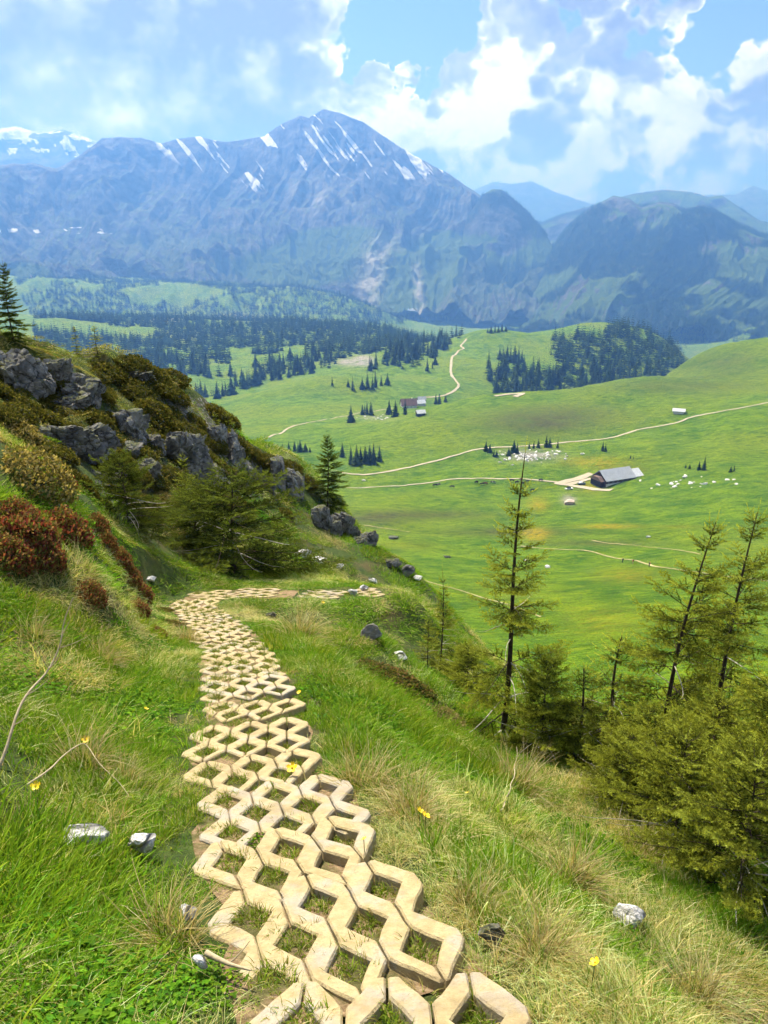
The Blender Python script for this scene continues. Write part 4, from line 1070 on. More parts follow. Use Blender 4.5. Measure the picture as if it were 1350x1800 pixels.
plant_tree(sp_pair, NS, 1150, 1345, 'left one of the two leaning spruces at the right edge', hpx=430, rz=0.0)
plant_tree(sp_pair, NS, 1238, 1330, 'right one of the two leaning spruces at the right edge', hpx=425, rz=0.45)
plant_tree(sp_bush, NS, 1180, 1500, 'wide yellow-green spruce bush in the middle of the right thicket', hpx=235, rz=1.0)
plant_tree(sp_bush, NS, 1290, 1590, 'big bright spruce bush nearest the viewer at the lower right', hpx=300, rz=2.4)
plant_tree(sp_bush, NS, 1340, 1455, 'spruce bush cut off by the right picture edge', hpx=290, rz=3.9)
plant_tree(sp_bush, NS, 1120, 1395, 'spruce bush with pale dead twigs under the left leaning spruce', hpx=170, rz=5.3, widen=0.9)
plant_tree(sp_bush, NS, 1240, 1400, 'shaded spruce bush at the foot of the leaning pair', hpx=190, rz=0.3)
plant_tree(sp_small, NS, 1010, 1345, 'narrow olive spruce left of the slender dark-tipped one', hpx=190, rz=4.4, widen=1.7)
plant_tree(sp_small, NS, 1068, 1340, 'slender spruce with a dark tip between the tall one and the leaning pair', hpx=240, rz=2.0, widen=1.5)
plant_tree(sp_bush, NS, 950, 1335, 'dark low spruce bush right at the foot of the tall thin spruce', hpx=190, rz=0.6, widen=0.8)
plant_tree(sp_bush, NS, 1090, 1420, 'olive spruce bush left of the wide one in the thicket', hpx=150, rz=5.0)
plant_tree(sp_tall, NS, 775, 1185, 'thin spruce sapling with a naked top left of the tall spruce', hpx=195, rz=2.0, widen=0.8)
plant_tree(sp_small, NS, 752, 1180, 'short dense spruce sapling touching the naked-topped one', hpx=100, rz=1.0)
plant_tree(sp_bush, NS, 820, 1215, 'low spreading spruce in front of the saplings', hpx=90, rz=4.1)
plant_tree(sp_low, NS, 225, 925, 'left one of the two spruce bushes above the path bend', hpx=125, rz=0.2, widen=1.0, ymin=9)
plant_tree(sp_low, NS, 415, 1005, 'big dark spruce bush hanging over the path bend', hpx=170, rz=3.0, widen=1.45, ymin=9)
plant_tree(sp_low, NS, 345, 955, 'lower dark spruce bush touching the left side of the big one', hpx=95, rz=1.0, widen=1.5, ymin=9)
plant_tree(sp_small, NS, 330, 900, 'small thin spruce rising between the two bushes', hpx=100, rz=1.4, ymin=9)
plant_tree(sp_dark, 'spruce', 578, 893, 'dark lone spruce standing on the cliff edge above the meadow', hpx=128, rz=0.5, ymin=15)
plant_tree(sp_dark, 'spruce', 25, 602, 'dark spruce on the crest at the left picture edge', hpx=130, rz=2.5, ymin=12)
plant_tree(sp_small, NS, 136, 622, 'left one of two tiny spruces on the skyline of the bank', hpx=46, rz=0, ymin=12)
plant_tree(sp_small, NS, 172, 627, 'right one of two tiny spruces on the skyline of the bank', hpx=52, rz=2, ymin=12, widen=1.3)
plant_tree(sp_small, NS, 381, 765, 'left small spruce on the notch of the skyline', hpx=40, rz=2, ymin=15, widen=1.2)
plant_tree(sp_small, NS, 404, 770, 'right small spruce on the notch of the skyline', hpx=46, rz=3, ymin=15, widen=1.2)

# ------------------------------------------------------------------ dwarf shrubs on the bank
def shrub(seed, n, cols, leaf=0.03, flat=0.55, stems=26):
    g = np.random.default_rng(seed)
    # leaves fill the upper shell of a mound
    d_ = g.normal(0, 1, (n, 3)); d_[:, 2] = np.abs(d_[:, 2]); d_ /= np.linalg.norm(d_, axis=1)[:, None]
    r = g.uniform(0.55, 1.0, n) ** 0.5 * (1 + 0.25 * np.array([mnoise.noise(Vector(v) * 2.5 + Vector((seed, 0, 0))) for v in d_]))
    p = d_ * r[:, None] * np.array([1, 1, flat])
    V, F, K = leaves(n, 0.001, 0, 0.001, leaf, cols, seed + 1, 0.7)
    V = V + np.repeat(p, 6, 0)
    me = mesh_np('leaves', V, F, NEEDLE, False); vcol(me, 'col', K)
    parts = []; o_ = 0; VV, FF = [], []
    for k in range(stems):
        a = g.uniform(0, 6.28); e_ = g.uniform(0.3, 1.3); L = g.uniform(0.7, 1.05)
        end = np.array([math.cos(a) * math.cos(e_), math.sin(a) * math.cos(e_), math.sin(e_) * flat]) * L
        tt = np.linspace(0, 1, 4)[:, None]; q_ = end * tt + np.array([0, 0, -0.05]) * (1 - tt)
        v, f = tube_np(q_, np.linspace(0.012, 0.004, 4), 3); VV.append(v); FF.append(f + o_); o_ += len(v)
    st_ = mesh_np('stems', np.concatenate(VV), np.concatenate(FF), BARK)
    return me, st_
RED = [(0.20, 0.05, 0.04), (0.28, 0.10, 0.06), (0.13, 0.035, 0.03), (0.26, 0.17, 0.07), (0.13, 0.13, 0.03), (0.22, 0.17, 0.06), (0.10, 0.13, 0.03)]
HEATH = [(0.085, 0.095, 0.018), (0.12, 0.115, 0.024), (0.05, 0.062, 0.012), (0.14, 0.12, 0.035)]
JUN = [(0.10, 0.115, 0.025), (0.15, 0.14, 0.03), (0.06, 0.08, 0.02), (0.20, 0.12, 0.05)]
sh_red = [shrub(s, 2400, RED, 0.10) for s in (1, 2)]; sh_heath = [shrub(s, 2600, HEATH, 0.10, 0.6) for s in (3, 4, 5)]; sh_jun = [shrub(s, 3000, JUN, 0.085, 0.5) for s in (6, 7)]
sh_tan = [shrub(8, 2800, [(0.28, 0.23, 0.09), (0.20, 0.17, 0.05), (0.34, 0.29, 0.13), (0.12, 0.13, 0.03)], 0.08, 0.6)]
def plant_shrub(kind, name, px, py, wpx, label, group=None, ymin=0.5, hk=None, cat='shrub'):
    hk = hk or (1.6 if kind is sh_red else 1.0)
    if kind is sh_red: wpx *= 1.1
    p = hill_hit(px, py, ymin)
    if p is None: return
    r_ = wpx / FPX * project(*p)[2] / 2; lv, st_ = random.choice(kind); nn = hill_normal(p.x, p.y)
    EXCL.append((p.x, p.y, r_ * 0.95))
    q_ = Vector((0, 0, 1)).lerp(nn, 0.6).to_track_quat('Z', 'Y').to_euler()
    root = obj(name, None, label=label, cat=cat, group=group, loc=(p.x, p.y, p.z - 0.08 * r_), rot=q_, scale=(r_, r_, r_ * hk))
    obj('leaves', lv, parent=root); obj('stems', st_, parent=root)
for px, py, wp in [(40, 950, 110), (105, 940, 95), (10, 985, 90), (70, 985, 80), (25, 915, 80)]: plant_shrub(sh_red, 'bilberry_shrub', px, py, wp, 'rust-red bilberry shrub at the left picture edge on the bank', 'rust-red shrubs at the left edge')
for px, py, wp in [(165, 925, 48), (180, 955, 46), (205, 985, 48), (220, 1015, 50), (240, 1045, 52), (240, 1075, 44)]: plant_shrub(sh_red, 'bilberry_shrub', px, py, wp, 'dark red shrub in the row along the rim of the bank', 'dark red shrubs along the rim')
plant_shrub(sh_red, 'bilberry_shrub', 152, 1050, 62, 'round dark red shrub behind the bare twig')
plant_shrub(sh_red, 'bilberry_shrub', 274, 1118, 36, 'small crimson shrub nearest the left side of the slabs')
plant_shrub(sh_red, 'bilberry_shrub', 105, 850, 50, 'upright reddish shrub on the right flank of the straw hummock', ymin=3)
plant_shrub(sh_tan, 'grass_hummock', 55, 850, 150, 'big straw-coloured hummock of dry growth on the left bank', hk=1.4, cat='hummock')
plant_shrub(sh_tan, 'grass_hummock', 30, 770, 90, 'yellow-green hummock above the big straw one at the left edge', hk=1.2, cat='hummock', ymin=5)
plant_shrub(sh_tan, 'grass_hummock', 285, 880, 50, 'tan tussock beside the right spruce bush', ymin=8, cat='hummock')
for px, py, wp in [(690, 1195, 110), (650, 1175, 70), (735, 1215, 70)]: plant_shrub(sh_jun, 'juniper_mat', px, py, wp, 'low brown-green juniper mat below the grey squared boulder', 'juniper mats below the boulder', hk=0.7)
for px, py, wp in [(780, 1260, 80), (830, 1300, 70), (740, 1240, 50), (860, 1325, 60)]: plant_shrub(sh_tan, 'juniper_mat', px, py, wp, 'yellowish dwarf shrub mat sloping down to the tall thin spruce', 'yellowish mats by the tall spruce', hk=0.5)
for px, py, wp in [(300, 1100, 60), (315, 1125, 50), (292, 1075, 40)]: plant_shrub(sh_jun, 'juniper_mat', px, py, wp, 'dark juniper mat hugging the left side of the path bend', 'juniper mats at the path bend', hk=0.7)
hg = random.Random(9); cnt_ = 0
for k in range(600):
    px, py = hg.uniform(-10, 420), hg.uniform(640, 900)
    p = hill_hit(px, py, 9)
    if p is None or p.y < 11 or p.x > -1.2 - 0.09 * p.y - 0.3: continue
    plant_shrub(sh_heath, 'heath_cushion', px, py, hg.uniform(40, 85), 'low mossy heath cushion on the rocky bank above the path', 'heath cushions on the rocky bank', ymin=9, hk=hg.uniform(0.6, 1.1)); cnt_ += 1
    if cnt_ > 110: break
for px, py, wp in [(470, 820, 70), (440, 800, 50), (510, 825, 50), (430, 790, 40), (540, 850, 44), (600, 940, 40), (500, 905, 40)]: plant_shrub(sh_heath, 'heath_cushion', px, py, wp, 'brown-green heath cushion along the cliff edge near the dark lone spruce', 'heath cushions on the cliff edge', ymin=14)
# ------------------------------------------------------------------ spruces in the valley
CONIFER, cn, cout = material('dark_conifer')
_a = cn.new('ShaderNodeAttribute', attribute_name='col'); _oi = cn.new('ShaderNodeObjectInfo')
_f = cn.ramp(_oi.outputs['Random'], 0, 1, 0.55, 1.7, False); _cc = cn.new('ShaderNodeCombineColor')
for k in range(3): cn.link(_f, _cc.inputs[k])
_h = cn.mix(cn.ramp(cn.math('FRACT', cn.math('MULTIPLY', _oi.outputs['Random'], 7.31)), 0.3, 1.0), (1, 1, 1, 1), (1.9, 1.45, 0.9, 1))
_d = cn.new('ShaderNodeBsdfDiffuse'); cn.link(cn.mix(1.0, cn.mix(1.0, _a.outputs['Color'], _cc.outputs[0], 'MULTIPLY'), _h, 'MULTIPLY'), _d.inputs[0]); cn.link(_d.outputs[0], cout.inputs[0])

def far_spruce(seed, layers, per, wid):
    """unit-high spruce: whorls of drooping, forked branch sprays round a trunk"""
    g = np.random.default_rng(seed); V, F, K = [], [], []; o_ = 0
    for l in range(layers):
        t = l / (layers - 1); z = 0.07 + 0.90 * t; L = wid * (1 - t) ** 0.85 * (1 + 0.12 * math.sin(l * 2.1 + seed)) + 0.008
        a0 = g.uniform(0, 6.28); n_ = max(4, int(per * (1 - 0.45 * t)))
        for b in range(n_):
            a = a0 + 6.283 * b / n_ + g.normal(0, .12); l_ = L * g.uniform(.65, 1.2); w_ = l_ * g.uniform(.30, .48); dr = l_ * g.uniform(.25, .6); ca, sa = math.cos(a), math.sin(a)
            base = np.array([0.0, 0, z + 0.03]); mid_ = np.array([ca * l_ * .6, sa * l_ * .6, z - dr * .35]); sd = np.array([-sa, ca, 0])
            V += [base, mid_ - sd * w_, np.array([ca * l_, sa * l_, z - dr]) - sd * w_ * .25, np.array([ca * l_ * .92, sa * l_ * .92, z - dr * .8]) + sd * w_ * .4, mid_ + sd * w_]
            F += [(o_, o_ + 1, o_ + 2), (o_, o_ + 2, o_ + 3), (o_, o_ + 3, o_ + 4)]; o_ += 5
            c = np.array([0.020, 0.040, 0.013]) * g.uniform(.6, 1.5); K += [c] * 5
    # tip
    V += [np.array([0.008, 0, .94]), np.array([-.006, .008, .94]), np.array([0, 0, 1.0])]; F.append((o_, o_ + 1, o_ + 2)); K += [np.array([.02, .04, .013])] * 3
    me = mesh_np('crown', np.array(V), np.array(F), CONIFER, False); vcol(me, 'col', np.array(K))
    tv, tf = tube_np(np.array([[0, 0, -.03], [0, 0, .4], [0, 0, .95]]), np.array([.016, .011, .003]), 5)
    return dict(crown=me, trunk=mesh_np('trunk', tv, tf, BARK), H=1.0)
FAR = [far_spruce(s, 15, 10, w_) for s, w_ in ((1, .17), (2, .20), (3, .145), (4, .23))]
def whole(fs):            # crown and trunk as one small mesh, for trees of a few pixels
    return fs['crown']
tree_no = 0
def spot_tree(px, py, hpx, label, group=None, hit=val_hit, parts=True, name='spruce', **kw):
    global tree_no
    p = hit(px, py, **kw)
    if p is None: return
    set_tree(p, hpx / FPX * project(*p)[2], label, group, parts, name)
def set_tree(p, h, label, group, parts=True, name='spruce'):
    global tree_no
    f = random.choice(FAR); wd = random.uniform(.95, 1.5); tree_no += 1
    root = obj(name, None, label=label, cat='tree', group=group, loc=p, rot=(0, 0, random.uniform(0, 6.28)), scale=(h * wd, h * wd, h))
    obj('crown', f['crown'], parent=root); obj('trunk', f['trunk'], parent=root)

def row(lst, label, group):
    for t in lst: spot_tree(*t, label, group)
spot_tree(602, 804, 28, 'leftmost spruce, standing a little apart, of the clump beside the two roads')
row([(617, 816, 36), (627, 818, 38), (642, 815, 35), (657, 816, 40), (667, 811, 30), (650, 813, 34), (634, 814, 30)], 'dark spruce in the tight clump on the meadow above the two roads', 'clump above the two roads')
spot_tree(617, 743, 32, 'tall spruce at the left end of the small rocky knoll by the valley road')
row([(637, 729, 20), (645, 728, 24), (652, 729, 26), (641, 727, 18)], 'spruce on the small rocky knoll by the valley road', 'rocky knoll spruces')
row([(684, 729, 28), (695, 733, 30), (712, 729, 31)], 'spruce in front of the brown-roofed farm', 'spruces by the brown-roofed farm')
row([(766, 710, 21), (772, 710, 20), (783, 707, 14)], 'spruce right of the brown-roofed farm beside the track', 'spruces right of the brown-roofed farm')
row([(584, 678, 18), (620, 686, 24), (646, 683, 30), (660, 681, 31), (670, 678, 20), (681, 677, 22), (655, 684, 24), (612, 680, 14), (637, 684, 20)], 'spruce on the shaded green knoll below the pale quarry', 'spruces on the green knoll')
row([(854, 793, 20), (861, 795, 17), (868, 803, 15), (873, 803, 13), (894, 801, 16), (903, 797, 26), (909, 797, 22), (938, 788, 16), (946, 787, 18), (960, 786, 24), (966, 786, 20), (980, 788, 18), (930, 789, 13)], 'dark spruce in the row between the road and the rock field', 'row above the rock field')
row([(1059, 793, 19), (1064, 794, 15)], 'small spruce alone on the slope above the grey-roofed farm', 'two small spruces above the farm')
spot_tree(1237, 826, 26, 'bushy dark spruce on the right meadow', None); spot_tree(1228, 826, 18, 'smaller spruce leaning on the bushy one on the right meadow', None)
row([(1290, 829, 15), (1284, 830, 12)], 'little spruce at the far right of the meadow', 'two little spruces at the right')
row([(1205, 823, 9), (1212, 824, 10), (1108, 806, 8), (1113, 807, 7)], 'tiny dark bush-like spruce on the meadow right of the grey-roofed farm', 'tiny spruces right of the farm')
row([(497, 791, 14), (508, 792, 18), (518, 794, 22), (528, 795, 24), (537, 794, 18), (545, 795, 12), (524, 792, 16)], 'spruce in the group seen past the cliff edge left of the dark lone spruce', 'group past the cliff edge')
row([(857, 585, 9), (863, 585, 13), (870, 584, 14), (876, 584, 13), (882, 583, 14), (889, 583, 12)], 'spruce on the skyline of the green hill where the track ends', 'spruces on the green hill top')
row([(878, 632, 24), (884, 634, 26), (891, 636, 30), (897, 637, 28), (904, 638, 32), (911, 638, 29), (917, 637, 22)], 'spruce of the small isolated stand on the green hill', 'isolated stand on the green hill')
row([(751, 652, 24), (765, 641, 18), (760, 648, 14)], 'single spruce left of the winding track', 'single spruces by the winding track')
row([(653, 648, 20), (660, 648, 22), (681, 643, 14), (690, 641, 13)], 'spruce on the pasture right of the pale quarry', 'spruces by the quarry')

def in_poly(px, py, poly):
    inside = np.zeros(len(px), bool); n_ = len(poly)
    for i in range(n_):
        x0, y0 = poly[i]; x1, y1 = poly[(i + 1) % n_]
        c = ((y0 > py) != (y1 > py)) & (px < (x1 - x0) * (py - y0) / (y1 - y0 + 1e-12) + x0); inside ^= c
    return inside
def wood_points(poly, r0, r1, dens, seed, clump=None, thr=-9.0):
    """points on the valley ground, even in plan, whose feet show inside the outline"""
    g = np.random.default_rng(seed); xs = [p[0] for p in poly]
    a0, a1 = [math.atan2(ray(v, 600)[0], ray(v, 600)[1]) for v in (min(xs), max(xs))]
    n_ = int(dens * (r1 ** 2 - r0 ** 2) * (a1 - a0) / 2 / 1e4); r = np.sqrt(g.uniform(r0 * r0, r1 * r1, n_)); a = g.uniform(a0, a1, n_)
    x, y = r * np.sin(a), r * np.cos(a); z = val_h(x, y); px, py, dd = project(x, y, z)
    k = in_poly(px, py, poly)
    if clump: k &= fbm(x / clump, y / clump, 3, seed) > thr
    return np.stack([x[k], y[k], z[k]], -1), dd[k]
woods = []
def wood(poly, r0, r1, dens, seed, hm, label, group, n_ind, clump=None, thr=-9.0):
    pts_, dd = wood_points(poly, r0, r1, dens, seed, clump, thr); g = np.random.default_rng(seed + 1); h = hm * g.uniform(.45, 1.25, len(pts_))
    # the ones that show largest, at the near edge, stand as trees of their own
    order = np.argsort(-(h / dd)); ind = order[:n_ind]; rest = order[n_ind:]
    for i in ind: set_tree(Vector(pts_[i]), float(h[i]), label, group)
    woods.append((pts_[rest], h[rest]))
wood([(853, 645), (858, 668), (880, 715), (985, 715), (1100, 700), (1160, 665), (1205, 638), (1180, 605), (1150, 588), (1110, 573), (1078, 573), (1060, 585), (1020, 590), (985, 588), (965, 600), (968, 625), (985, 640), (960, 652), (930, 655), (905, 648)], 880, 1620, 110, 11, 20,
     'dark spruce at the near edge of the dense wood on the rounded hill', 'near edge of the hill wood', 90)
wood([(640, 655), (690, 640), (705, 655), (730, 645), (770, 625), (800, 600), (822, 582), (815, 575), (760, 580), (720, 590), (660, 600), (690, 620)], 950, 1500, 60, 12, 21, 'dark spruce at the near edge of the wood left of the winding track', 'near edge of the track wood', 45)
wood([(330, 705), (400, 700), (470, 672), (560, 655), (600, 640), (560, 622), (450, 640), (380, 668)], 850, 1350, 62, 13, 20, 'spruce at the near edge of the plateau wood behind the green knoll', 'near edge of the plateau wood', 50, 120, -.2)
wood([(60, 560), (60, 640), (200, 660), (330, 700), (400, 690), (560, 640), (700, 610), (760, 590), (780, 575), (640, 568), (560, 560), (400, 555), (200, 555)], 1100, 2350, 95, 14, 19, 'spruce standing out of the open wood on the left plateau', 'plateau spruces', 30, 170, -.16)
wood([(20, 480), (600, 500), (800, 565), (620, 572), (60, 566)], 2350, 3500, 60, 15, 19, '', '', 0, 210, -.12)
wood([(560, 590), (700, 560), (800, 560), (800, 590), (700, 600)], 1500, 2400, 60, 16, 19, '', '', 0)
wood([(1190, 640), (1200, 540), (1240, 545), (1320, 600), (1260, 610)], 1700, 3500, 26, 17, 17, '', '', 0, 150, -.05)
far_lib = bpy.data.collections.new('far_spruce_library')
for s, w_ in ((21, .17), (22, .2), (23, .24)): far_lib.objects.link(bpy.data.objects.new('far_spruce_%d' % s, far_spruce(s, 7, 7, w_)['crown']))
def forest(name, pts_, h, label, seed):
    g = np.random.default_rng(seed); n_ = len(pts_); wd = g.uniform(1.0, 1.75, n_)
    scatter(name, pts_, g.integers(0, 3, n_), np.stack([np.zeros(n_), np.zeros(n_), g.uniform(0, 6.28, n_)], -1), np.stack([h * wd, h * wd, h], -1), np.ones((n_, 3)), far_lib, label, 'forest')
wp = np.concatenate([a for a, b in woods]); wh = np.concatenate([b for a, b in woods])
forest('valley_forest', wp, wh, 'far spruce forest covering the plateau, the scarp and the rounded hill', 3)
print('trees', tree_no, 'forest', len(wp))
# woods on the far hills
def mountain_forest(objname, n_, seed, thr, h):
    o = bpy.data.objects[objname]; me = o.data; nv = len(me.vertices); co = np.empty(nv * 3, np.float32); me.vertices.foreach_get('co', co); co = co.reshape(-1, 3)
    cv = np.empty(nv * 4, np.float32); me.attributes['cover'].data.foreach_get('color', cv); cv = cv.reshape(-1, 4)
    g = np.random.default_rng(seed); px, py, dd = project(co[:, 0], co[:, 1], co[:, 2])
    cand = np.where((cv[:, 1] > thr) & (px > -30) & (px < 1380))[0]; i = g.choice(cand, min(n_, len(cand)), replace=False)
    p = co[i] + g.uniform(-4, 4, (len(i), 3)) * [1, 1, 0] - [0, 0, 1.5]
    return p, h * g.uniform(.6, 1.2, len(i))
mp = [mountain_forest('wooded_hills', 14000, 1, .55, 19), mountain_forest('rock_knob', 3500, 2, .55, 17), mountain_forest('mountain_massif', 7000, 3, .55, 17), mountain_forest('grassy_ridge', 2500, 4, .6, 18)]
forest('mountain_forest', np.concatenate([a for a, b in mp]), np.concatenate([b for a, b in mp]), 'hazy blue forest on the far mountain slopes', 8)

# ------------------------------------------------------------------ gravel roads
def gravel_mat():
    m, nt, out = material('pale_gravel'); pos = nt.new('ShaderNodeNewGeometry').outputs['Position']
    n1 = nt.noise(pos, .25, 5); n2 = nt.noise(pos, 3, 4, .7)
    principled(nt, out, nt.mix(n1, nt.mix(n2, c4((.24, .205, .14)), c4((.38, .33, .235))), c4((.42, .37, .27))), .95, .1)
    return m
GRAVEL = gravel_mat()
TRACK = simple('worn_grass_track', (0.30, 0.27, 0.12), .95, .1, .35, .6)
def road(name, pxs, half, jag=0.15, lift=0.25, r0=70):
    pts_ = [val_hit(px, py, r0) for px, py in pxs]; pts_ = [p for p in pts_ if p is not None]
    line = smooth_line(np.array([(p.x, p.y) for p in pts_]), 3.0)
    return obj(name, ribbon(line, half, lift, val_h, name, TRACK if name == 'track' and half < 2 else GRAVEL, jag, 2), kind='structure')
road('road', [(590, 831), (620, 834), (650, 834), (690, 828), (720, 822), (760, 812), (800, 801), (840, 790), (900, 786), (985, 779), (1060, 772), (1120, 756), (1190, 743), (1215, 734), (1270, 723), (1350, 708), (1420, 695)], 0.95, .3)
road('road', [(600, 857), (650, 857), (700, 855), (740, 851), (790, 843), (850, 841), (910, 842), (960, 846), (985, 849)], 0.75, .3)
road('farm_yard', [(975, 849), (1000, 853), (1035, 859), (1075, 862)], 1.8, .4)
road('farm_yard', [(985, 850), (1010, 843), (1040, 833)], 2.2, .4, .28)
road('farm_yard', [(1000, 852), (1020, 847), (1040, 842)], 1.4, .4, .30)
road('road', [(455, 777), (480, 765), (520, 748), (570, 738), (620, 729), (660, 723), (690, 719)], 1.1, .3)
road('road', [(745, 699), (765, 698), (785, 694), (800, 686), (806, 678), (800, 668), (793, 657), (793, 640), (795, 628), (805, 618), (815, 613), (810, 608), (820, 596)], 1.5, .3, .5)
road('track', [(870, 697), (890, 694), (918, 692), (905, 698)], 2.5, .1, .5)
road('track', [(640, 924), (680, 930), (720, 936)], .4, .5); road('track', [(745, 1020), (790, 1033), (850, 1052), (900, 1065), (950, 1085)], .22, .5, .12)
road('track', [(915, 960), (980, 966), (1040, 970), (1110, 985), (1140, 993), (1200, 1003), (1260, 1012), (1350, 1022)], .42, .6, .15); road('track', [(1040, 950), (1100, 958), (1170, 965), (1230, 975)], .3, .6, .15)

# ------------------------------------------------------------------ farm buildings
WOOD = simple('brown_boards', (0.075, 0.045, 0.030), .85, .2, .35, 2.0); DARKW = simple('dark_boards', (0.035, 0.026, 0.022), .85, .2, .3, 2.0); PLASTER = simple('white_plaster', (0.62, 0.60, 0.56), .9, .2, .1, 1.0)
TIN = simple('grey_metal_roof', (0.36, 0.38, 0.41), .45, .5, .10, .6); LTIN = simple('light_metal_roof', (0.52, 0.54, 0.56), .45, .5, .08, .6); TILE = simple('brown_tile_roof', (0.13, 0.075, 0.06), .85, .2, .25, 1.5); GLASS = simple('window_pane', (0.03, 0.035, 0.04), .15, .5); SHINGLE = simple('weathered_shingles', (0.17, 0.11, 0.085), .9, .2, .25, 1.5)
def bmesh_obj(name, bm, mat, parent, **kw):
    bmesh.ops.recalc_face_normals(bm, faces=bm.faces); me = bpy.data.meshes.new(name); bm.to_mesh(me); bm.free(); me.materials.append(mat); return obj(name, me, parent=parent, **kw)
def prism(pts_, x0, x1):
    """profile in y,z swept along x"""
    bm = bmesh.new(); a = [bm.verts.new((x0, y, z)) for y, z in pts_]; b = [bm.verts.new((x1, y, z)) for y, z in pts_]; n_ = len(pts_)
    bm.faces.new(a); bm.faces.new(b[::-1])
    for i in range(n_): bm.faces.new((a[i], b[i], b[(i + 1) % n_], a[(i + 1) % n_]))
    return bm
def part_box(name, lo, hi, mat, parent): return obj(name, box_mesh(name, lo, hi, mat), parent=parent)
def house(name, p, rz, L, W, eave, ridge, wall, roof, label, over=.7, windows=4, door=True, sub=1.2, x0=None, cat='farmhouse', chimney=False):
    root = obj(name, None, label=label, cat=cat, loc=p, rot=(0, 0, rz))
    bmesh_obj('wall', prism([(-W / 2, -sub), (W / 2, -sub), (W / 2, eave), (0, ridge - .15), (-W / 2, eave)], -L / 2, L / 2), wall, root)
    k = (ridge - eave) / (W / 2); ov = over
    rf = bmesh_obj('roof', prism([(-W / 2 - ov, eave - k * ov + .12), (0, ridge + .12), (W / 2 + ov, eave - k * ov + .12), (W / 2 + ov, eave - k * ov + .38), (0, ridge + .40), (-W / 2 - ov, eave - k * ov + .38)], -L / 2 - ov, L / 2 + ov), roof, root)
    for i in range(windows):
        x = -L / 2 + L * (i + .5) / windows
        f = part_box('window', (x - .55, -W / 2 - .06, 1.0), (x + .55, -W / 2 + .02, 2.1), PLASTER, root); part_box('pane', (x - .44, -W / 2 - .085, 1.1), (x + .44, -W / 2 - .05, 2.0), GLASS, f)
    if door: part_box('door', (-L / 2 - .09, -1.0, -.2), (-L / 2 + .02, 1.0, 2.2), DARKW, root)
    if chimney: part_box('chimney', (L * .2, -.4, ridge - .6), (L * .2 + .8, .4, ridge + 1.3), PLASTER, rf)
    return root
fp = val_hit(1078, 845); az = 0.42
fh = house('farmhouse', fp, az, 21, 12.5, 2.9, 7.4, WOOD, TIN, 'long grey-roofed alpine farmhouse beside the gravel junction', windows=6)
bmesh_obj('lean_to_roof', prism([(-5.2, 2.2), (5.2, 2.2), (4.6, 2.6), (2.2, 4.3), (-2.2, 4.3), (-4.6, 2.6)], -13.6, -10.6), SHINGLE, fh)
part_box('lean_to_wall', (-13.2, -4.6, -1.2), (-10.7, 4.6, 2.2), DARKW, fh)
part_box('stone_base', (-10.6, -6.32, -1.2), (10.6, -6.2, .9), PLASTER, fh)
fh.scale = (.88, .88, .88)
an = bmesh_obj('annex_wall', prism([(-5.0, -1.2), (5.0, -1.2), (5.0, 2.6), (0, 5.6), (-5.0, 2.6)], 10.7, 17.5), WOOD, fh)
bmesh_obj('annex_roof', prism([(-5.6, 2.35), (0, 5.75), (5.6, 2.35), (5.6, 2.6), (0, 6.0), (-5.6, 2.6)], 11.3, 18.2), LTIN, fh)
p2 = val_hit(718, 716, 600)
house('farmhouse', p2, 0.15, 15, 12, 3.2, 8.6, PLASTER, TILE, 'brown-roofed farmhouse in the hollow left of the winding track', windows=4, chimney=True)
p3 = val_hit(737, 712, 600); house('barn', p3, 0.35, 11, 7, 2.4, 5.0, PLASTER, LTIN, 'small grey-roofed barn right beside the brown-roofed farmhouse', windows=2, cat='barn')
p4 = val_hit(741, 705, 600); house('barn', p4, 0.2, 8, 5, 2.2, 4.6, DARKW, TIN, 'tiny dark shed behind the small grey-roofed barn', windows=0, cat='barn')
p5 = val_hit(739, 730, 550); house('hut', p5, 0.3, 6, 4.5, 2.2, 3.9, DARKW, LTIN, 'little hut with a pale roof below the brown-roofed farm', windows=1, cat='hut')
p6 = val_hit(50, 488, 2500)
if p6: house('barn', p6, 0.1, 26, 14, 4, 9, PLASTER, TILE, 'distant barn on the far green terrace at the left', windows=3, cat='barn')
p7 = val_hit(1193, 726, 450); house('shed', p7, -0.4, 7, 4, 1.6, 2.8, PLASTER, LTIN, 'low pale concrete shed just above the road on the right slope', windows=0, cat='shed')
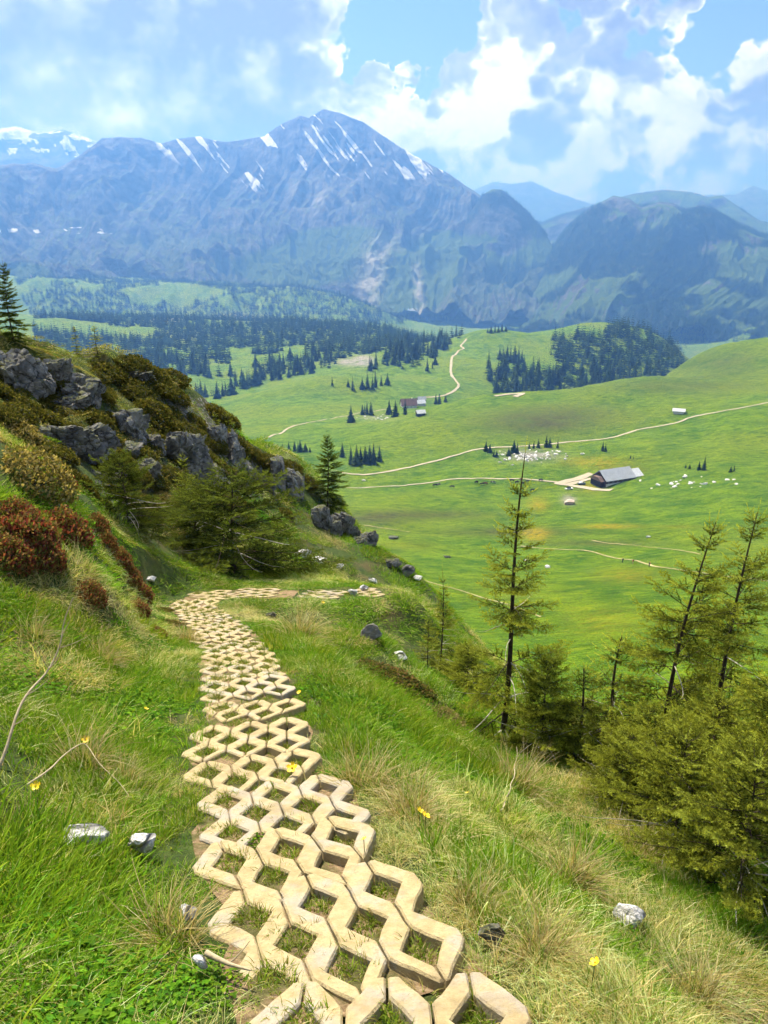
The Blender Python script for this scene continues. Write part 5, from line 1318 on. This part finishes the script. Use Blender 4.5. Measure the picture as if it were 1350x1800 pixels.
# car and trailer in the yard
def wheel(parent, x, y, r_):
    bm = bmesh.new(); bmesh.ops.create_cone(bm, cap_ends=True, segments=14, radius1=r_, radius2=r_, depth=.22, matrix=Matrix.Translation((x, y, r_)) @ Matrix.Rotation(R(90), 4, 'X')); return bmesh_obj('wheel', bm, simple_black, parent)
simple_black = simple('tyre_rubber', (0.02, 0.02, 0.02), .8, .3)
CARP = simple('dark_green_paint', (0.03, 0.06, 0.055), .35, .5); CARW = simple('white_paint', (0.75, 0.75, 0.74), .4, .5)
def car(px, py, rz, body, roof, label):
    p = val_hit(px, py); root = obj('car', None, label=label, cat='car', loc=(p.x, p.y, p.z), rot=(0, 0, rz))
    bm = prism([(-.85, .45), (.85, .45), (.88, .75), (.80, .98), (-.80, .98), (-.88, .75)], -2.1, 2.1); bmesh.ops.bevel(bm, geom=list(bm.edges), offset=.08, segments=2, affect='EDGES'); bmesh_obj('body', bm, body, root)
    bm = bmesh.new(); bmesh.ops.create_cube(bm, size=1.0)
    for v in bm.verts: v.co = Vector((v.co.x * (2.2 if v.co.z < 0 else 1.5) - .25, v.co.y * (1.56 if v.co.z < 0 else 1.3), 1.25 + v.co.z * .58))
    bmesh.ops.bevel(bm, geom=list(bm.edges), offset=.07, segments=2, affect='EDGES'); bmesh_obj('cabin', bm, roof, root)
    part_box('windscreen', (.62, -.6, 1.02), (.86, .6, 1.42), GLASS, root)
    for x in (-1.3, 1.3):
        for y in (-.8, .8): wheel(root, x, y, .33)
    for y in (-.6, .6): part_box('headlight', (2.08, y - .14, .72), (2.125, y + .14, .88), CARW, root)
car(1022, 852, 0.1, CARP, CARW, 'car with a light roof parked in front of the grey-roofed farmhouse')
car(1000, 861, 0.3, CARW, simple_black, 'white car at the gravel junction below the farm')

# ------------------------------------------------------------------ heap, boulders and the rock field
place_rock('gravel_heap', 1001, 886, 26, .42, 900, simple('sandy_gravel', (0.52, 0.40, 0.32), .95, .1, .25, 1.2), 'pale pinkish heap of gravel on the meadow below the junction', hit=val_hit, cat='heap', cuts=4, sink=.25, rough=.14)
for i, (px, py, wp_, lb) in enumerate([(785, 980, 15, 'grey boulder on the meadow above the naked-topped sapling'), (962, 998, 15, 'bright white boulder on the meadow right of the tall thin spruce'), (690, 947, 22, 'flat dull rock on the meadow near the cliff foot'), (925, 985, 9, 'small pale rock on the meadow behind the tall spruce'),
                                      (1140, 945, 10, 'small white rock on the meadow left of the leaning pair'), (770, 852, 10, 'dark rock beside the lower road'), (640, 845, 8, 'white rock between the two roads at the left')]):
    place_rock('boulder', px, py, wp_, .5, 910 + i, PALE if i not in (0, 2, 5) else ROCK, lb, hit=val_hit, sink=.3, sub=3)
rg = random.Random(4); fieldm = [rock_mesh('field_rock', 940 + k, (1, .8, .6), 8, 2, .1, PALE) for k in range(4)]
def rock_field(n_, fn, label, group):
    for k in range(n_):
        px, py = fn(); p = val_hit(px, py)
        if p is None: continue
        s_ = rg.uniform(.5, 1.5) * rg.uniform(.6, 1.3); obj('field_rock', rg.choice(fieldm), label=label, cat='rock', group=group, loc=(p.x, p.y, p.z + .1 * s_), rot=(rg.uniform(-.3, .3), rg.uniform(-.3, .3), rg.uniform(0, 6)), scale=(s_ * 1.3, s_, s_ * .8))
rock_field(90, lambda: (rg.gauss(930, 32), rg.gauss(801, 5)), 'whitish rock in the rock field between the upper road and the farm meadow', 'rock field by the upper road')
rock_field(30, lambda: (rg.gauss(1215, 40), rg.gauss(848, 8)), 'pale rock scattered on the right meadow below the dark bushes', 'scattered rocks on the right meadow')
rock_field(16, lambda: (rg.gauss(655, 15), rg.gauss(735, 3)), 'pale rock on the small knoll beside the valley road', 'rocks on the knoll')

# ------------------------------------------------------------------ cattle and walkers
def skinned(name, verts, edges, radii, mats, split, root_i=0, sub=1):
    me = bpy.data.meshes.new(name); me.from_pydata([tuple(v) for v in verts], edges, []); o = bpy.data.objects.new(name, me); C.objects.link(o)
    sk = o.modifiers.new('skin', 'SKIN'); ss = o.modifiers.new('sub', 'SUBSURF'); ss.levels = sub; ss.render_levels = sub
    for i, r_ in enumerate(radii): me.skin_vertices[0].data[i].radius = (r_, r_) if np.isscalar(r_) else r_
    me.skin_vertices[0].data[root_i].use_root = True
    dg = bpy.context.evaluated_depsgraph_get(); out = bpy.data.meshes.new_from_object(o.evaluated_get(dg)); bpy.data.objects.remove(o)
    out.materials.clear()
    for m in mats: out.materials.append(m)
    for p in out.polygons: p.material_index = split(p.center); p.use_smooth = True
    return out
HIDE = simple('dark_hide', (0.030, 0.020, 0.016), .8, .2, .3, 3); HIDE2 = simple('brown_hide', (0.11, 0.055, 0.03), .8, .2, .3, 3); HIDEW = simple('white_hide', (0.55, 0.52, 0.47), .8, .2)
def cow_mesh(mats, seed):
    v = [(0, 0, 1.02), (.55, 0, 1.03), (.85, 0, 1.08), (-.55, 0, 1.05), (-.85, 0, 1.08), (1.10, 0, .82), (1.30, 0, .50), (1.45, 0, .25),
         (.70, .20, .80), (.70, .22, .42), (.72, .22, .04), (.70, -.20, .80), (.68, -.22, .42), (.66, -.22, .04), (-.78, .20, .85), (-.70, .23, .62), (-.88, .22, .38), (-.84, .22, .04), (-.78, -.20, .85), (-.72, -.23, .62), (-.90, -.22, .38), (-.88, -.22, .04), (-1.02, 0, 1.0), (-1.08, 0, .5), (1.26, .17, .62), (1.26, -.17, .62)]
    e_ = [(0, 1), (1, 2), (0, 3), (3, 4), (2, 5), (5, 6), (6, 7), (1, 8), (8, 9), (9, 10), (1, 11), (11, 12), (12, 13), (3, 14), (14, 15), (15, 16), (16, 17), (3, 18), (18, 19), (19, 20), (20, 21), (4, 22), (22, 23), (6, 24), (6, 25)]
    r_ = [(.34, .37), (.33, .37), (.24, .28), (.34, .36), (.22, .24), .17, .15, .09, .15, .075, .055, .15, .075, .055, .17, .11, .065, .055, .17, .11, .065, .055, .035, .03, .03, .03]
    return skinned('cow', v, e_, r_, mats, lambda c: 1 if (math.sin(c.x * 5 + seed) + math.sin(c.z * 6 + seed)) > 1.0 and len(mats) > 1 else 0)
cows = [cow_mesh([HIDE], 0), cow_mesh([HIDE2], 1), cow_mesh([HIDE, HIDEW], 2)]
for i, (px, py, k, lb, gp) in enumerate([(837, 850, 0, 0, 0), (848, 853, 0, 0, 0), (853, 852, 1, 0, 0), (866, 850, 2, 'white-patched cow grazing below the lower road', None), (900, 847, 0, 0, 0), (908, 850, 0, 0, 0), (915, 845, 1, 0, 0), (918, 852, 0, 0, 0), (926, 849, 0, 0, 0), (950, 846, 0, 0, 0), (936, 864, 0, 'dark cow alone on the bright pasture below the herd', None), (765, 855, 0, 'dark cow standing on the verge of the lower road', None), (795, 858, 0, 'dark cow left of the herd below the lower road', None)]):
    p = val_hit(px, py); obj('cow', cows[k], label=lb or 'dark cow in the herd grazing beside the lower road left of the farm', cat='cow', group=None if lb else 'herd by the lower road', loc=(p.x, p.y, p.z - .02), rot=(0, 0, random.uniform(0, 6.28)), scale=1.15)
SKIN = simple('skin', (0.45, 0.27, 0.19), .6, .3); 
def walker(px, py, top, legs, hair, rz, label, pack):
    v = [(0, 0, .95), (0, .01, 1.15), (0, .02, 1.38), (0, .03, 1.50), (0, .05, 1.62), (0, .06, 1.72), (.10, 0, .90), (.12, .10, .50), (.12, .02, .07), (.12, .16, .03), (-.10, 0, .90), (-.12, -.02, .50), (-.12, -.22, .10), (-.12, -.08, .03), (.19, .02, 1.40), (.25, -.05, 1.13), (.23, .12, .90), (.23, .17, .82), (-.19, .02, 1.40), (-.25, .06, 1.13), (-.23, .22, .95), (-.23, .28, .89)]
    e_ = [(0, 1), (1, 2), (2, 3), (3, 4), (4, 5), (0, 6), (6, 7), (7, 8), (8, 9), (0, 10), (10, 11), (11, 12), (12, 13), (2, 14), (14, 15), (15, 16), (16, 17), (2, 18), (18, 19), (19, 20), (20, 21)]
    r_ = [(.15, .12), (.14, .11), (.16, .11), .06, .095, .075, .10, .07, .045, .04, .10, .07, .045, .04, .06, .045, .035, .04, .06, .045, .035, .04]
    def mt(c):
        if c.z > 1.66: return 3
        if c.z > 1.47: return 2
        if c.z < .93 and abs(c.x) < .2: return 1
        if abs(c.x) > .2 and c.z < .98: return 2
        return 0
    me = skinned('person', v, e_, r_, [top, legs, SKIN, hair], mt)
    p = val_hit(px, py); o = obj('person', me, label=label, cat='person', loc=p, rot=(0, 0, rz))
    bm = bmesh.new(); bmesh.ops.create_cube(bm, size=1.0)
    for q_ in bm.verts: q_.co = Vector((q_.co.x * .28, -.17 + q_.co.y * .18, 1.22 + q_.co.z * .44))
    bmesh.ops.bevel(bm, geom=list(bm.edges), offset=.05, segments=2, affect='EDGES'); bmesh_obj('backpack', bm, pack, o)
cl_d = simple('dark_cloth', (.03, .035, .06), .9, .2); cl_o = simple('orange_cloth', (.50, .16, .06), .9, .2); cl_k = simple('black_cloth', (.02, .02, .02), .9, .2); cl_b = simple('beige_cloth', (.35, .28, .2), .9, .2); hair = simple('brown_hair', (.05, .03, .02), .8, .2)
walker(1094, 990, cl_d, cl_k, hair, 1.4, 'walker in dark clothes leading the three on the meadow path', cl_k)
walker(1112, 992, cl_o, cl_b, hair, 1.5, 'walker in an orange top in the middle of the meadow path', cl_d)
walker(1141, 997, cl_k, cl_d, hair, 1.3, 'walker in black clothes behind on the pale part of the meadow path', cl_o)

# ------------------------------------------------------------------ flowers, tussocks and twigs
PETAL = simple('yellow_petal', (0.80, 0.56, 0.01), .5, .4); STALK = simple('green_stalk', (0.07, 0.13, 0.02), .7, .3); HEART = simple('flower_heart', (0.45, 0.30, 0.01), .7, .3); TWIG = simple('bare_twig_bark', (0.36, 0.30, 0.19), .9, .2, .25, 40); STRAWM = foliage_mat('dry_tussock_blades', .4, tint=False)
def flower_mesh():
    bm = bmesh.new(); n_ = 5
    for k in range(n_):
        a = k * 6.2832 / n_; ca, sa = math.cos(a), math.sin(a); rows = []
        for t, w_, z in ((.12, .10, .0), (.5, .34, .06), (.85, .40, .22), (1.05, .22, .38)):
            rows.append([bm.verts.new((ca * t - sa * o_, sa * t + ca * o_, z + .10 * abs(o_))) for o_ in (-w_, 0, w_)])
        for r0_, r1_ in zip(rows[:-1], rows[1:]):
            for i in range(2): bm.faces.new((r0_[i], r0_[i + 1], r1_[i + 1], r1_[i]))
    me = bpy.data.meshes.new('petals'); bm.to_mesh(me); bm.free(); me.materials.append(PETAL); return me
PET = flower_mesh()
def flower(px, py, label, size=.015, h=.10):
    # the head shows at px, py; its foot stands on the ground a little nearer
    p = hill_hit(px, py + 10); hh = h * random.uniform(.8, 1.2)
    root = obj('buttercup', None, label=label, cat='flower', loc=p, rot=(0, 0, random.uniform(0, 6)))
    v, f = tube_np([(0, 0, -.02), (.004, .003, hh * .5), (0, 0, hh)], [.0016, .0014, .0012], 5); obj('stalk', mesh_np('stalk', v, f, STALK), parent=root)
    s_ = size * random.uniform(.9, 1.2); o = obj('petals', PET, parent=root, loc=(0, 0, hh), rot=(-.5, random.uniform(-.3, .3), 0), scale=s_)
    bm = bmesh.new(); bmesh.ops.create_icosphere(bm, subdivisions=2, radius=.22, matrix=Matrix.Translation((0, 0, .08))); bmesh_obj('heart', bm, HEART, o)
for t in [(155, 1319, 'yellow buttercup left of the path beside a leafy patch'), (69, 1406, 'yellow buttercup lowest at the left picture edge'), (260, 1264, 'single yellow buttercup in lush grass left of the slabs', .013), (167, 1144, 'small yellow buttercup near the top of the bare twig', .012),
          (515, 1366, 'large yellow buttercup growing right against a slab', .02, .08), (527, 1231, 'small yellow buttercup on the right edge of the middle slabs', .013), (747, 1462, 'lower one of a pair of buttercups right of the slabs'), (737, 1448, 'upper one of a pair of buttercups right of the slabs', .012), (1038, 1747, 'bright buttercup near the bottom edge right of the slabs', .013),
          (568, 1060, 'yellow buttercup by the far row of slabs', .02), (640, 1510, 'tiny buttercup in the grass beside a broken slab', .009), (820, 1408, 'tiny buttercup below the straw patch', .009)]: flower(*t)
def tussock_mesh(seed):
    V, F, K = join_parts([blades(330, .10, .16, .36, .0034, .85, STRAW, seed, .55, 4), blades(60, .10, .10, .22, .004, .45, GREEN, seed + 1)]); me = mesh_np('dry_tussock', V, F, STRAWM, False); vcol(me, 'col', K); return me
TUS = [tussock_mesh(s_) for s_ in (400, 410, 420)]
for i, (px, py, k, lb) in enumerate([(525, 1125, 1.6, 'pale straw tussock inside the path bend'), (640, 1390, .8, 'straw tussock right of the middle slabs'), (150, 1360, .8, 'combed straw tussock on the lower left bank'), (215, 1385, .6, 'straw tussock right behind the long white slab'), (905, 1395, 1.2, 'large straw tussock at the foot of the dark spruce bush'), (1230, 1770, .8, 'bright straw tussock at the bottom right corner'), (1000, 1560, .9, 'straw tussock left of the bright white stone'),
        (300, 1660, .7, 'straw tussock in the lower left grass'), (180, 1170, .8, 'yellowish tussock under the round dark red shrub'), (720, 1440, .7, 'straw tussock behind the pair of buttercups'), (1120, 1520, .9, 'straw tussock before the right thicket'), (60, 1130, .8, 'straw tussock near the left picture edge'), (950, 1690, .6, 'straw tussock above the bright bottom buttercup'), (830, 1600, .5, 'straw tussock beside the lower right slabs'), (330, 1130, .8, 'straw tussock touching the left rim of the path')]):
    p = hill_hit(px, py); nn = hill_normal(p.x, p.y); lean = Vector((nn.x, nn.y, 1.0)).normalized().to_track_quat('Z', 'Y').to_euler(); obj('dry_tussock', TUS[i % 3], label=lb, cat='tussock', loc=p, rot=(lean.x, lean.y, random.uniform(-.5, .5)), scale=k * random.uniform(.85, 1.1))
def twig(name, pts_, r0, label, side=()):
    line = smooth_line(np.array(pts_, float), .03); n_ = len(line); line = line + .006 * np.stack([np.sin(np.arange(n_) * .5), np.cos(np.arange(n_) * .4), np.sin(np.arange(n_) * .3)], -1)
    root = obj(name, None, label=label, cat='twig', loc=tuple(line[0])); o0 = line[0]
    v, f = tube_np(line - o0, np.linspace(r0, r0 * .25, n_), 6); obj('stem', mesh_np('stem', v, f, TWIG), parent=root)
    for k, (t, dx, dy, dz) in enumerate(side):
        a = line[int(t * (n_ - 1))] - o0; tt = np.linspace(0, 1, 5)[:, None]; q_ = a + np.array([dx, dy, dz]) * tt + np.array([0, 0, .02]) * tt * tt
        v, f = tube_np(q_, np.linspace(r0 * .35, r0 * .12, 5), 4); obj('side_shoot', mesh_np('side_shoot', v, f, TWIG), parent=root)
twig('bare_twig', [P(-12, 1370, 2.45), P(20, 1290, 2.6), P(48, 1222, 2.75), P(82, 1175, 2.9), P(108, 1128, 3.0), P(114, 1100, 3.05), P(128, 1052, 3.1)], .008, 'long bare curved twig rising at the left picture edge', [(.45, .10, .02, .05), (.62, .06, .0, .05), (.62, -.03, .0, .06), (.75, .12, .03, .02), (.82, .05, .0, .06), (.3, .07, .0, .03)])
g1 = [hill_hit(*q_) for q_ in ((50, 1405), (100, 1385), (150, 1350), (190, 1385), (228, 1420))]; twig('fallen_stalk', [(p.x, p.y, p.z + h_) for p, h_ in zip(g1, (.06, .10, .13, .10, .05))], .004, 'thin dry stalk bent like an arch in the grass at left')
g2 = [hill_hit(*q_) for q_ in ((365, 1705), (400, 1725), (440, 1735))]; twig('fallen_stalk', [(p.x, p.y, p.z + .05) for p in g2], .009, 'short bleached stick beside the lower slabs', [(.5, .05, .03, .02)])
g3 = [hill_hit(*q_) for q_ in ((880, 1440), (900, 1400), (905, 1370))]; twig('fallen_stalk', [(p.x, p.y, p.z + h_) for p, h_ in zip(g3, (.05, .15, .28))], .006, 'grey dead stick standing in the straw below the dark spruce bush', [(.4, .06, .0, .08), (.6, -.05, .0, .08), (.7, .04, .02, .09)])
def turf_points():
    g = np.random.default_rng(77); xs, ys, big = [], [], []
    def ring(r0, r1, dens, half, b):
        n = int((r1 ** 2 - r0 ** 2) * half * dens)
        r = np.sqrt(g.uniform(r0 ** 2, r1 ** 2, n)); a = g.uniform(-half, half, n)
        xs.append(r * np.sin(a)); ys.append(r * np.cos(a)); big.append(np.full(n, b))
    # wide sods everywhere, small tufts only along the path; thinner with distance
    for (r0, r1, dens, deg) in [(0.7, 2.2, 80, 52), (2.2, 4.0, 62, 33), (4, 7, 36, 33), (7, 12, 15, 33), (12, 20, 6.0, 33), (20, 37, 2.4, 33)]: ring(r0, r1, dens, math.radians(deg), 1)
    for (r0, r1, dens, deg) in [(0.7, 2.2, 620, 52), (2.2, 4.0, 460, 33), (4, 7, 240, 33), (7, 13, 110, 33)]: ring(r0, r1, dens, math.radians(deg), 0)
    x, y, b = np.concatenate(xs), np.concatenate(ys), np.concatenate(big)
    pd = path_dist(x, y)
    k = np.where(b == 1, pd > 0.58, pd < 0.72)
    x, y, b = x[k], y[k], b[k]; z = hill_h(x, y); px, py, dd = project(x, y, z)
    k = (px > -120) & (px < 1470) & (py < 1990) & (dd > 0.3)
    return x[k], y[k], z[k], b[k]
gx, gy, gz, big = turf_points()
gr = np.random.default_rng(78); n = len(gx)
e1 = 0.2
nx = -(hill_h(gx + e1, gy) - hill_h(gx - e1, gy)) / (2 * e1); ny = -(hill_h(gx, gy + e1) - hill_h(gx, gy - e1)) / (2 * e1)
dist = np.sqrt(gx ** 2 + gy ** 2 + gz ** 2)
st = on_slab(gx, gy); pdist = path_dist(gx, gy)
gpx, gpy, _ = project(gx, gy, gz)
dryw = fbm(gx * 1.7, gy * 1.7, 4, 201) + 0.35 * fbm(gx * 5, gy * 5, 2, 203)
dryw += 0.20 * sstep(850, 1150, gpx) * sstep(1250, 1450, gpy) + 0.14 * sstep(300, 120, gpx) * sstep(1350, 1000, gpy) - 0.3 * np.exp(-((gpx - 260) / 120) ** 2 - ((gpy - 1300) / 120) ** 2) - 0.35 * np.exp(-((gpx - 690) / 110) ** 2 - ((gpy - 1330) / 90) ** 2) - 0.3 * np.exp(-((gpx - 830) / 110) ** 2 - ((gpy - 1580) / 70) ** 2)
dryw += 0.28 * np.exp(-((gpx - 520) / 40) ** 2 - ((gpy - 1110) / 30) ** 2) + 0.3 * np.exp(-((gpx - 640) / 60) ** 2 - ((gpy - 1370) / 30) ** 2)
leafn = fbm(gx * 2.3 + 50, gy * 2.3, 3, 205)
rm = ridge_mask(gx, gy)
u = gr.uniform(0, 1, n)
idx = gr.integers(0, 3, n)
idx = np.where(leafn + 0.3 * (u - 0.5) > 0.26, gr.integers(3, 5, n), idx)
idx = np.where(dryw + 0.35 * (u - 0.5) > 0.19, gr.integers(5, 8, n), idx)
idx = np.where((rm > 0.3) & (gr.uniform(0, 1, n) < 0.85 * rm), gr.integers(8, 10, n), idx)
idx = idx + SOD * big
idx = np.where((gr.uniform(0, 1, n) < 0.006) & (dist < 6) & (big == 0), 11, idx)
s = 0.85 + 0.15 * np.clip(dist, 0, 10) / 2.2
s = np.where(dist > 10, 1.55 + (dist - 10) * 0.075, s) * gr.uniform(0.75, 1.3, n)
s = s * np.where(big == 0, 0.55 + 0.45 * sstep(0.30, 0.75, pdist), 1.0)
hgt = gr.uniform(0.40, 0.78, n) * (0.85 + 0.75 * fbm(gx * 3.2, gy * 3.2, 2, 515)) * np.where(dist > 9, 0.7, 1.0) * (1 - 0.45 * rm)
hgt = hgt * np.where((pdist < 1.6) & (gy > 7.5), 0.5, 1.0)
over = (st == 1) & (gr.uniform(0, 1, n) < 0.10) & (pdist > 0.12)      # a few blades grow over the slabs' rims
keep = (st != 1) | over
s = np.where(over, s * 0.55, s)
hole = st == 2
idx = np.where(hole, 10, idx); s = np.where(hole, 0.8, s)
keep &= ~((fbm(gx * 3.1, gy * 3.1, 2, 311) > 0.30) & (gr.uniform(0, 1, n) < 0.7) & (dist < 12))
keep &= ~((pdist < 0.30) & (st == 0) & (gr.uniform(0, 1, n) < 0.45))
steep = np.hypot(nx, ny)                       # rocky faces on the bank carry little turf
keep &= ~((steep > 1.35) & (gr.uniform(0, 1, n) < 0.5) & (dist > 9))
for ex, ey, er in EXCL: keep &= ~((np.hypot(gx - ex, gy - ey) < er) & (gr.uniform(0, 1, n) < 0.93))
tv = 1.12 * (1 + 0.25 * fbm(gx * 0.8, gy * 0.8, 3, 207))
tint = np.stack([tv * gr.uniform(0.78, 1.12, n), tv * gr.uniform(0.95, 1.22, n), tv * 0.9], -1)
def turned(nx, ny, spin, k):
    """lean towards the ground's normal after a spin about the own axis (Euler XYZ applies Z last, so the lean is given in the spun frame)"""
    sl_ = np.hypot(nx, ny) + 1e-9; ang = np.arctan(sl_) * k
    lx, ly = -ny / sl_ * ang, nx / sl_ * ang
    return np.stack([lx * np.cos(spin) + ly * np.sin(spin), -lx * np.sin(spin) + ly * np.cos(spin), spin], -1)
rot = turned(nx, ny, gr.uniform(0, 2 * np.pi, n), np.where(big == 1, 0.9, 0.5))
pts = np.stack([gx, gy, gz], -1)
# extra trodden turf inside every opening
hx, hy = [], []
for org, M, rows in slab_frames:
    cells = [(-.2, 0), (0, 0), (.2, 0), (-.1, -.1), (.1, -.1)] + ([(-.2, -.2), (0, -.2), (.2, -.2)] if rows == 3 else [(0, -.2)])
    for cx, cy_ in cells:
        if gr.uniform() < 0.12: continue
        for k in range(7):
            p = org + M @ np.array([cx + gr.uniform(-.035, .035), (cy_ + gr.uniform(-.035, .035)) * LONG, 0]); hx.append(p[0]); hy.append(p[1])
hx, hy = np.array(hx), np.array(hy); hz = hill_h(hx, hy) + 0.014
K = keep
allp = np.concatenate([pts[K], np.stack([hx, hy, hz], -1)])
m_ = len(hx)
scatter('meadow_grass', allp, np.concatenate([idx[K], np.full(m_, 10)]),
        np.concatenate([rot[K], np.stack([np.full(m_, -0.2), np.zeros(m_), gr.uniform(0, 6.28, m_)], -1)]),
        np.concatenate([np.stack([s, s, s * hgt], -1)[K], np.stack([gr.uniform(.8, 1.1, m_)] * 2 + [gr.uniform(0.6, 1.3, m_)], -1)]),
        np.concatenate([tint[K], np.stack([gr.uniform(.8, 1.3, m_)] * 3, -1)]), lib, 'alpine grass, dry straw and low herbs covering the near hillside', 'grass')
print('tufts', len(allp))
